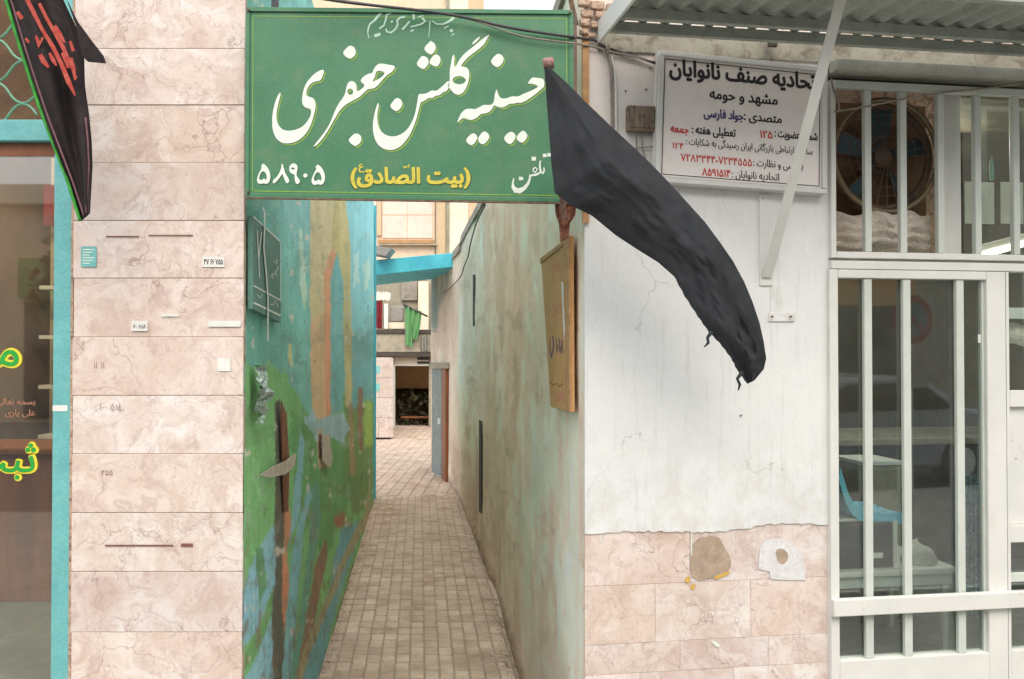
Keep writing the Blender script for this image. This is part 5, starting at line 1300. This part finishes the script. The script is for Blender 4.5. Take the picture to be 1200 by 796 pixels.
for i in range(NF):
    s_k = i/(NF-1); w_ = math.hypot(R2[i][0]-L2[i][0], R2[i][1]-L2[i][1])/F*3.3; row_ = []
    for j in range(NC):
        k = j/(NC-1); u = L2[i][0]*(1-k)+R2[i][0]*k; v = L2[i][1]*(1-k)+R2[i][1]*k
        f_ = F2[i]
        # tent shaped cross-section: the fold faces the street, the left flank turns down and away
        tent = (k/f_ if k < f_ else (1-k)/(1-f_)); dep = (.24 if s_k < .3 else .24-.14*min(1,(s_k-.3)/.3))*w_*(tent**(1.0 if s_k < .3 else .8))
        wn_ = float(fbm(np.array([s_k*9+k*2.5]), np.array([k*5-s_k*3]), 4, 61)[0])-.5
        wr = math.sin(math.pi*k)*min(1, s_k*4)*(.034*wn_ + .005*math.sin(s_k*62+k*14+9*wn_)*(.3+s_k)) + .02*math.sin(s_k*13-k*8)*math.sin(math.pi*k)*max(0, s_k-.35)
        ed = .0015*math.sin(i*1.7)*(1 if k == 0 and i > 70 else 0)
        Yf = 3.12 + .2*s_k - dep - wr
        p = at(u, v, Yf); row_.append((p.x+ed, p.y, p.z))
    G.append(row_)
fb = [[(p[0], p[1]+.05*math.sin(math.pi*j/(NC-1))*min(1, 6*i/NF) + .003, p[2]) for j, p in enumerate(r)] for i, r in enumerate(G)]
mb = MB().grid(G); mb.grid([r[::-1] for r in fb])
# close the sides
for col_ in (0, NC-1):
    A_ = [G[i][col_] for i in range(NF)]; B_ = [fb[i][col_] for i in range(NF)]
    mb.grid([A_, B_] if col_ else [B_, A_])
mb.grid([G[-1], fb[-1]])
fl.part('cloth', mb, M['black_cloth'], smooth=True)
for pts in ([(834,389),(829,396),(830,402),(825,407)], [(870,436),(864,444),(867,451),(865,458)]):
    q = [at(u, v, 3.25) for u, v in pts]; fl.part('torn_strip', MB().tube([q[0], q[1], q[2], q[3]], .006, 6, rr=[.009,.006,.006,.002]), M['black_cloth'], smooth=True)
p0, p1 = at(643, 76, 3.17), at(662, 262, 3.56)
fl.part('pole', MB().tube([p0, p1], .013, 12), M['pole'], smooth=True)
fl.part('pole_cap', MB().tube([p0 + (p0-p1).normalized()*.022, p0 + (p0-p1).normalized()*-.012], .021, 14), M['pole'], smooth=True)
rb = Thing('rusty_bracket', 'rusty crumpled metal bracket holding the flag pole under the green sign', 'bracket', tuple(at(664, 285, 3.57)))
q = [at(u, v, 3.575) for u, v in ((650,232),(676,236),(674,252),(668,262),(666,278),(657,284),(655,262),(651,250))]
rb.part('plate', MB().slab([(p.x, p.z) for p in q], 3.56, 3.59), M['rust'], b=.003)
q = [at(u, v, 3.55) for u, v in ((654,238),(672,240),(668,258),(660,268),(656,256))]
rb.part('strap', MB().slab([(p.x, p.z) for p in q], 3.54, 3.557), M['rust'], b=.004)

# ================================================================== RELIGIOUS BANNER (left)
bn = Thing('religious_banner', 'black pointed banner with red script and green piping hanging at the left picture edge', 'banner', tuple(at(95, 258, 3.2)))
Lb_ = [(-22,-70),(-8,-35),(8,0),(22,48),(36,92),(48,128),(60,160),(70,186),(80,212),(89,240),(95,259)]
Rb_ = [(50,-70),(62,-35),(74,0),(88,30),(98,62),(99,100),(104,135),(107,165),(108,195),(106,230),(105,250)]
L2, R2 = resample(Lb_, 60), resample(Rb_, 60); G = []
for i in range(60):
    row_ = []
    for j in range(18):
        k = j/17; u = L2[i][0]*(1-k)+R2[i][0]*k; v = L2[i][1]*(1-k)+R2[i][1]*k
        p = at(u, v, 3.2 + .03*math.sin(k*7+i*.12) + .02*math.sin(k*15)); row_.append((p.x, p.y, p.z))
    G.append(row_)
mb = MB().grid(G); mb.grid([[(x, y_+.004, z_) for x, y_, z_ in r[::-1]] for r in G]); bn.part('cloth', mb, M['banner_cloth'], smooth=True)
cn = [(80,2),(90,30),(97,66),(104,73),(125,75),(122,66),(108,48),(92,26)]; q = [at(u, v, 3.19) for u, v in cn]
bn.part('loose_corner', MB().slab([(p.x, p.z) for p in q], 3.18, 3.187), M['banner_cloth'])
bn.part('piping', MB().tube([at(u-1, v, 3.185) for u, v in L2], .006, 6), M['banner_green'], smooth=True)
M['banner_mauve'] = worn('mauve_braid', S(130,90,96), S(110,76,84), None, scale=40, rough=.8)
bn.part('piping', MB().tube([at(u+6, v+3, 3.165) for u, v in L2[:-3]], .0032, 5), M['banner_mauve'], smooth=True)
bn.part('piping', MB().tube([at(u-4, v, 3.165) for u, v in R2[36:]], .003, 5), M['banner_mauve'], smooth=True)
ss = [([(30,-4),(40,16),(49,34),(62,55),(72,75),(80,95),(88,112)], [5,5,4,5,5,6,2]), ([(46,4),(54,20),(64,38),(74,56),(82,74),(90,92)], [4,4,4,5,4,2]), ([(42,42),(46,53),(50,44)], [3,8,3]), ([(47,64),(51,72),(57,79)], [5,6,3]), ([(58,62),(62,70),(66,77)], [3,5,2]), ([(64,30),(70,40),(76,50)], [4,5,2]),
      ([(73,62),(78,72),(80,80)], [4,5,3]), ([(82,68),(86,80),(88,94)], [6,5,2]), ([(82,48),(86,60)], [3,4]), ([(20,14),(26,22)], [4,5]), ([(30,45),(34,50)], [3,3]), ([(52,-30),(40,-14),(30,-4)], [3,5,5])]
for k, (pts, w_) in enumerate(ss):
    o_ = stroke(pts, w_); n = len(pts); q = [at(u, v, 3.147-.0004*k) for u, v in o_]
    bn.part('embroidered_script', MB().add(q, [(i, 2*n-1-i, 2*n-2-i, i+1) for i in range(n-1)]), M['banner_red'])

# ================================================================== BEAM OVER THE ALLEY
bm_ = Thing('overhead_passage', 'turquoise painted beam bridging the far end of the alley', 'beam', (-1.8, 16, 3.0))
A = at(438, 306, 15.6); B = at(527.5, 296.5, 14.8); A2_ = at(438, 326, 15.6); B2_ = at(527.5, 313, 14.8)
a3 = Vector((A.x-.6, A.y+.15, A.z-.02)); b3 = Vector((B.x+.25, B.y, B.z+.02)); dz = 2.5
a4 = Vector((A2_.x-.6, A2_.y+.15, A2_.z)); b4 = Vector((B2_.x+.25, B2_.y, B2_.z+.02))
bm_.part('concrete_slab', MB().hexa([a4, b4, b4+Vector((-.6,dz,0)), a4+Vector((-.5,dz,0))], [a3, b3, b3+Vector((-.6,dz,0)), a3+Vector((-.5,dz,0))]), M['cyan_beam'], b=.01)
# broken metal awning scrap at the left of the beam
q = [at(u, v, 15.0) for u, v in ((436,287),(459,291),(452,300),(436,297))]
single('broken_canopy', MB().slab([(p.x, p.z) for p in q], 15.0, 15.5), M['grey_pl'], 'small grey broken canopy above the left end of the turquoise beam', 'canopy', tuple(q[0]))

# ================================================================== BACK BUILDING
YB = 27.0
def bb(u, v, Y=YB): p = at(u, v, Y); return (p.x, p.z)
bk = Thing('back_building', 'peach rendered building closing the alley, with a dark doorway and balcony band', 'building', (-4, YB, FZ))
def bbox(name, u0, v0, u1, v1, Y, th, mat, b=0, parent=None, **k):
    a, c = at(u0, v0, Y), at(u1, v1, Y); return bk.part(name, MB().box(a.x, c.x, Y, Y+th, a.z, c.z), M[mat], b=b, parent=parent, **k)
XB0, XB1 = -9.0, 3.0
def bfull(name, v0, v1, Y, th, mat, x0=XB0, x1=XB1): bk.part(name, MB().box(x0, x1, Y, Y+th, at(480,v0,Y).z, at(480,v1,Y).z), M[mat])
bfull('upper_wall', 325, -90, YB+.8, .3, 'peach', x1=at(566,300,YB+.8).x)
bbox('wall_strip', 526, 330, 549, -60, YB+.7, .099, 'cream'); bbox('wall_strip', 549, 330, 567, -60, YB+.72, .079, 'tanwall')
bbox('drain_pipe', 523, 330, 527, -60, YB+.66, .08, 'drain')
bbox('wall_strip', 511, 300, 522.5, 10, YB+.75, .049, 'tanwall')
w0 = bbox('blind_window', 448, 279, 507, 120, YB+.77, .029, 'peach_panel')
bbox('frame', 441.5, 276, 447, 120, YB+.70, .099, 'tanwall', parent=w0); bbox('frame', 443, 285, 508, 281, YB+.72, .079, 'board_edge', parent=w0)
bbox('wall_strip', 438.5, 275, 441, 225, YB+.76, .039, 'white_pl')
# balcony zone
bfull('balcony_wall', 392, 325, YB+.82, .3, 'concrete')
bbox('balcony_column', 490, 390, 502, 330, YB+.5, .25, 'cream', b=.01)
bbox('balcony_column', 470, 352, 489, 325, YB+.7, .1, 'grey_plaster')
bfull('balcony_slab', 418, 413, YB-.35, 1.1, 'dark_stone'); bfull('balcony_front', 412.5, 391.5, YB-.3, .1, 'concrete'); bfull('balcony_rail', 391, 386.5, YB-.35, .2, 'dark_stone')
# ground floor with doorway
dx0, dx1 = bb(462,450)[0], bb(502.5,450)[0]; dz0, dz1 = FZ, bb(470,429)[1]
bk.part('ground_wall', MB().box(XB0, dx0, YB, YB+.3, FZ-.1, at(480,418.5,YB).z), M['concrete'])
bk.part('ground_wall', MB().box(dx1, XB1, YB, YB+.3, FZ-.1, at(480,418.5,YB).z), M['concrete'])
bk.part('lintel', MB().box(dx0+.001, dx1-.001, YB, YB+.3, dz1, at(480,418.5,YB).z), M['cream'])
bk.part('door_frame', MB().box(dx0-.05, dx0+.03, YB-.04, YB-.002, dz0, dz1+.04), M['white_pl'], b=.005); bk.part('door_frame', MB().box(dx0+.032, dx1, YB-.04, YB-.002, dz1, dz1+.04), M['white_pl'], b=.005)
for v in (420.5, 425): bbox('vent_slot', 489, v+1.4, 503, v-1.4, YB-.03, .028, 'black_box')
bk.part('inner_room_wall', MB().box(dx0-.8, dx1+.8, YB+3, YB+3.1, FZ, 2.2), M['brown_room']); bk.part('inner_room_wall', MB().box(dx0-.9, dx0-.8, YB+.31, YB+3.1, FZ, 2.2), M['brown_room']); bk.part('inner_room_wall', MB().box(dx1+.8, dx1+.9, YB+.31, YB+3.1, FZ, 2.2), M['brown_room'])
bk.part('inner_ceiling', MB().box(dx0-.9, dx1+.9, YB+.31, YB+3.1, 2.2, 2.3), M['brown_room']); bk.part('inner_floor', MB().box(dx0-.9, dx1+.9, YB, YB+3.1, FZ-.02, FZ+.01), M['paver'])
cl = MB()
for k in range(260):
    x = random.uniform(dx0+.02, dx1+.3); y_ = random.uniform(YB+.6, YB+1.6); z_ = FZ+.02 + random.random()**1.2*1.05; r_ = random.uniform(.04, .12)
    v1_ = Vector((random.gauss(0,1), random.gauss(0,1), random.gauss(0,1))).normalized()*r_; v2_ = v1_.cross(Vector((random.gauss(0,1), random.gauss(0,1), 1))).normalized()*r_
    c_0 = Vector((x, y_, z_)); cl.add([c_0+v1_, c_0+v2_, c_0-v1_, c_0-v2_], [(0,1,2,3)])
single('potted_shrubs', cl, M['leafy'], 'dark mass of leaves and clutter inside the far doorway', 'shrubbery', ((dx0+dx1)/2, YB+1, FZ), kind='stuff')
bk.part('ochre_panel', MB().box(dx0-.2, dx1+.2, YB+1.9, YB+1.95, FZ+1.15, 1.9), M['ochre_board'])
bk.part('inner_bench', MB().box(dx0+.15, dx1, YB+.45, YB+.7, FZ+.25, FZ+.31), M['wood_dark'], b=.01)
bbox('cable_conduit', 509.5, 300, 510.6, 120, YB+.66, .03, 'black_cable'); bbox('window_ledge', 444, 287.5, 512, 285.5, YB+.62, .16, 'concrete')
bbox('panel_joint', 477, 281, 477.8, 120, YB+.76, .012, 'tanwall'); bbox('panel_joint', 448, 252, 507, 251.3, YB+.76, .012, 'tanwall')
# projecting marble clad block at left
blk = Thing('clad_block', 'marble clad wall block projecting left of the far doorway', 'wall', (-3.6, 23.5, FZ))
X1_ = at(461,450,23.3).x; zt_b = at(450,419.5,23.3).z; z0_b = at(450,513,23.3).z
blk.part('core', MB().hexa([(-8.5,23.32,z0_b),(X1_-.02,23.32,z0_b),(X1_*26.6/23.3-.1,26.6,z0_b),(-8.5,26.6,z0_b)],[(-8.5,23.32,zt_b-.005),(X1_-.02,23.32,zt_b-.005),(X1_*26.6/23.3-.1,26.6,zt_b-.005),(-8.5,26.6,zt_b-.005)]), M['mortar'])
hh = (zt_b-z0_b)/4
for r_ in range(4):
    x = X1_; k = 0
    while x > -5.2:
        w_ = .62 if (r_ % 2 or k) else .4
        blk.part('cladding_tile', MB().box(x-w_+.004, x-.004, 23.3, 23.33, z0_b+r_*hh+.004, z0_b+(r_+1)*hh-.004), M['clad'], b=.003, org=(x-w_/2, 23.3, z0_b+r_*hh)); x -= w_; k += 1
blk.part('recessed_base', MB().hexa([(-8.5,23.42,FZ-.05),(X1_-.1,23.42,FZ-.05),(X1_*26.5/23.3-.2,26.5,FZ-.05),(-8.5,26.5,FZ-.05)],[(-8.5,23.42,z0_b-.001),(X1_-.1,23.42,z0_b-.001),(X1_*26.5/23.3-.2,26.5,z0_b-.001),(-8.5,26.5,z0_b-.001)]), M['black_box'])  # black colour stands for the shadowed gap under the block
for v in (433, 454): p = at(441, v, 23.28); blk.part('painted_square', MB().box(p.x-.12, p.x+.09, 23.285, 23.298, p.z-.1, p.z+.1), M['teal_print'])
# balcony things
def bprop(name, label, cat, u0, v0, u1, v1, Y, th, mat, b=.01):
    a, c = at(u0, v0, Y), at(u1, v1, Y); return single(name, MB().box(a.x, c.x, Y, Y+th, a.z, c.z), M[mat], label, cat, ((a.x+c.x)/2, Y, min(a.z, c.z)), b=b)
def drape(name, label, cat, u0, v0, u1, v1, Y, mat, amp=.06):
    G = []
    for i in range(16):
        G.append([tuple(at(u0+(u1-u0)*i/15 + random.uniform(-.4,.4), v0+(v1-v0)*j/7 + (random.uniform(-1,1) if j in (0,7) else 0), Y + amp*math.sin(i*1.3))) for j in range(8)])
    return single(name, MB().grid(G), M[mat], label, cat, tuple(at((u0+u1)/2, v1, Y)), smooth=True)
drape('red_laundry', 'dark red cloth hanging on the far balcony beside the mural wall end', 'laundry', 436, 352, 448, 385, YB-.1, 'red_cloth')
drape('white_laundry', 'thin white cloth hanging across the upper left of the far balcony', 'laundry', 437, 342, 458, 352, YB-.12, 'white_pl')
bprop('balcony_post', 'slim white post on the far balcony by the red cloth', 'post', 450, 385.5, 454.5, 356, YB-.2, .1, 'white_pl')
bprop('grey_tank', 'grey water box on the far balcony beside the white post', 'tank', 457, 377, 472, 359, YB, .4, 'grey_pl', .03)
bprop('white_shelf', 'small white shelf under the grey water box', 'shelf', 455, 385.5, 474, 378, YB, .3, 'cream')
gf = Thing('green_flag', 'bright green flag with a slanting dark stick over the far balcony', 'flag', tuple(at(485, 412, YB-.4)))
G = []
for i in range(18):
    G.append([tuple(at((474 + 20*i/17) + (1.2*(j/9) if i < 8 else -6*(j/9)**2*(i/17)), 358 + 7*i/17 + (30+16*(1 if i < 9 else .25))*j/9, YB-.45+.06*math.sin(i*1.2+j*.3))) for j in range(10)])
gf.part('cloth', MB().grid(G), M['green_cloth'], smooth=True)
gf.part('stick', MB().tube([at(473,357,YB-.45), at(501,371,YB-.5)], .03, 8), M['black_cable'], smooth=True)
drape('grey_laundry', 'pale grey cloth draped over the far balcony front right of the green flag', 'laundry', 493, 394, 503, 412, YB-.38, 'grey_pl')

# ================================================================== STREET BEHIND THE CAMERA (seen mirrored in the panes)
oh = Thing('opposite_building', 'low cream building across the street with dark shopfronts, right part raised to darken the mirrored view', 'building', (0, -12, 0))
oh.part('wall', MB().box(-16, -2, -14, -12, 0, 5.2), M['peach']); oh.part('wall', MB().box(-1.99, 20, -14, -12, 0, 10), M['concrete']); oh.part('cornice', MB().box(-16.2, -2, -11.99, -11.7, 4.9, 5.35), M['cream'], b=.02)  # right wall made taller to keep the panes' reflections dark
for k in range(8):
    x = -15 + k*4; oh.part('shopfront', MB().box(x, x+3, -11.99, -11.9, .1, 2.7), M['black_box']); oh.part('fascia_board', MB().box(x-.1, x+3.1, -11.99, -11.8, 2.8, 3.7), M[('red_cloth','green_cloth','fan_blue','ochre_board')[k % 4]], b=.02)
for o_x, rot in ((6.4, 0),):
    car = Thing('parked_car', 'silver parked hatchback mirrored in the glass front', 'car', (o_x, -2.6, -.13))
    prof = [(-2.05,.35),(-2.05,.72),(-1.9,.88),(-1.15,.98),(-.55,1.38),(.65,1.42),(1.35,1.0),(1.95,.92),(2.08,.65),(2.05,.32),(1.6,.25),(-1.6,.25)]
    car.part('body', MB().slab([(o_x+x, z_-.13) for x, z_ in prof], -3.4, -1.8), M['car'], b=.09)
    car.part('window', MB().slab([(o_x+x, z_-.13) for x, z_ in [(-1.0,.98),(-.5,1.32),(.6,1.35),(1.15,1.0)]], -1.81, -1.785), M['car_glass'], b=.01)
    for x in (-1.25, 1.25):
        for y_ in (-3.42, -1.98):
            wq = MB().tube([(o_x+x, y_, .19), (o_x+x, y_+.2, .19)], .32, 24); wh = car.part('wheel', wq, M['tyre'])
            car.part('rim', MB().tube([(o_x+x, y_-.01, .19), (o_x+x, y_+.21, .19)], .19, 16), M['bar_metal'], parent=wh)
ns = Thing('no_parking_sign', 'round red and blue no parking sign on a kerbside pole, mirrored in the glass front', 'sign', (5.9, -.75, 0))
NX, NY = 5.9, -.72
ns.part('pole', MB().tube([(NX,NY-.03,0),(NX,NY-.03,2.25)], .03, 10), M['bar_metal']); ns.part('disc', MB().tube([(NX,NY,1.95),(NX,NY+.02,1.95)], .27, 28), M['red_cloth'])
ns.part('inner_disc', MB().tube([(NX,NY+.021,1.95),(NX,NY+.03,1.95)], .19, 28), M['fan_blue']); ns.part('slash', MB().bar((NX-.17,NY+.035,2.12),(NX+.17,NY+.035,1.78), .05, .006, (0,1,0)), M['red_cloth']); ns.part('sub_plate', MB().box(NX-.2,NX+.2,NY,NY+.02,1.2,1.6), M['grey_pl'])
for (tx, ty, hh_) in ((5.5,-9.2,4.2),(9.5,-9.4,4.6),(1.5,-9.3,4.0),(-7.5,-9.3,3.2)):
    tr = Thing('street_tree', {5.5:'full green street tree across the road, mirrored behind the parked car',9.5:'tallest street tree across the road, far right in the mirror image',1.5:'street tree across the road, straight behind the camera',-7.5:'smaller street tree across the road, mirrored in the left shop glass'}[tx], 'tree', (tx, ty, 0), group='street trees across the road')
    tr.part('trunk', MB().tube([(tx,ty,0),(tx+.1,ty,hh_*.4),(tx,ty+.1,hh_*.75)], .16, 10, rr=[.18,.13,.07]), M['bark'], smooth=True)
    cr = MB()
    for k in range(1500):
        d = Vector((random.gauss(0,1), random.gauss(0,1), random.gauss(0,.8))); d = d.normalized()*random.random()**.4*1.7
        c_0 = Vector((tx, ty, hh_*.85)) + d; r_ = .11; a_ = Vector((random.gauss(0,1), random.gauss(0,1), random.gauss(0,1))).normalized()*r_; b2 = a_.cross(Vector((random.gauss(0,1),random.gauss(0,1),1))).normalized()*r_
        cr.add([c_0+a_, c_0+b2, c_0-a_, c_0-b2], [(0,1,2,3)])
    tr.part('crown', cr, M['foliage'])
for o in bpy.data.objects:
    if o.name.startswith('lettering'): o['kind'] = 'stuff'
    if '_org' in o: del o['_org']
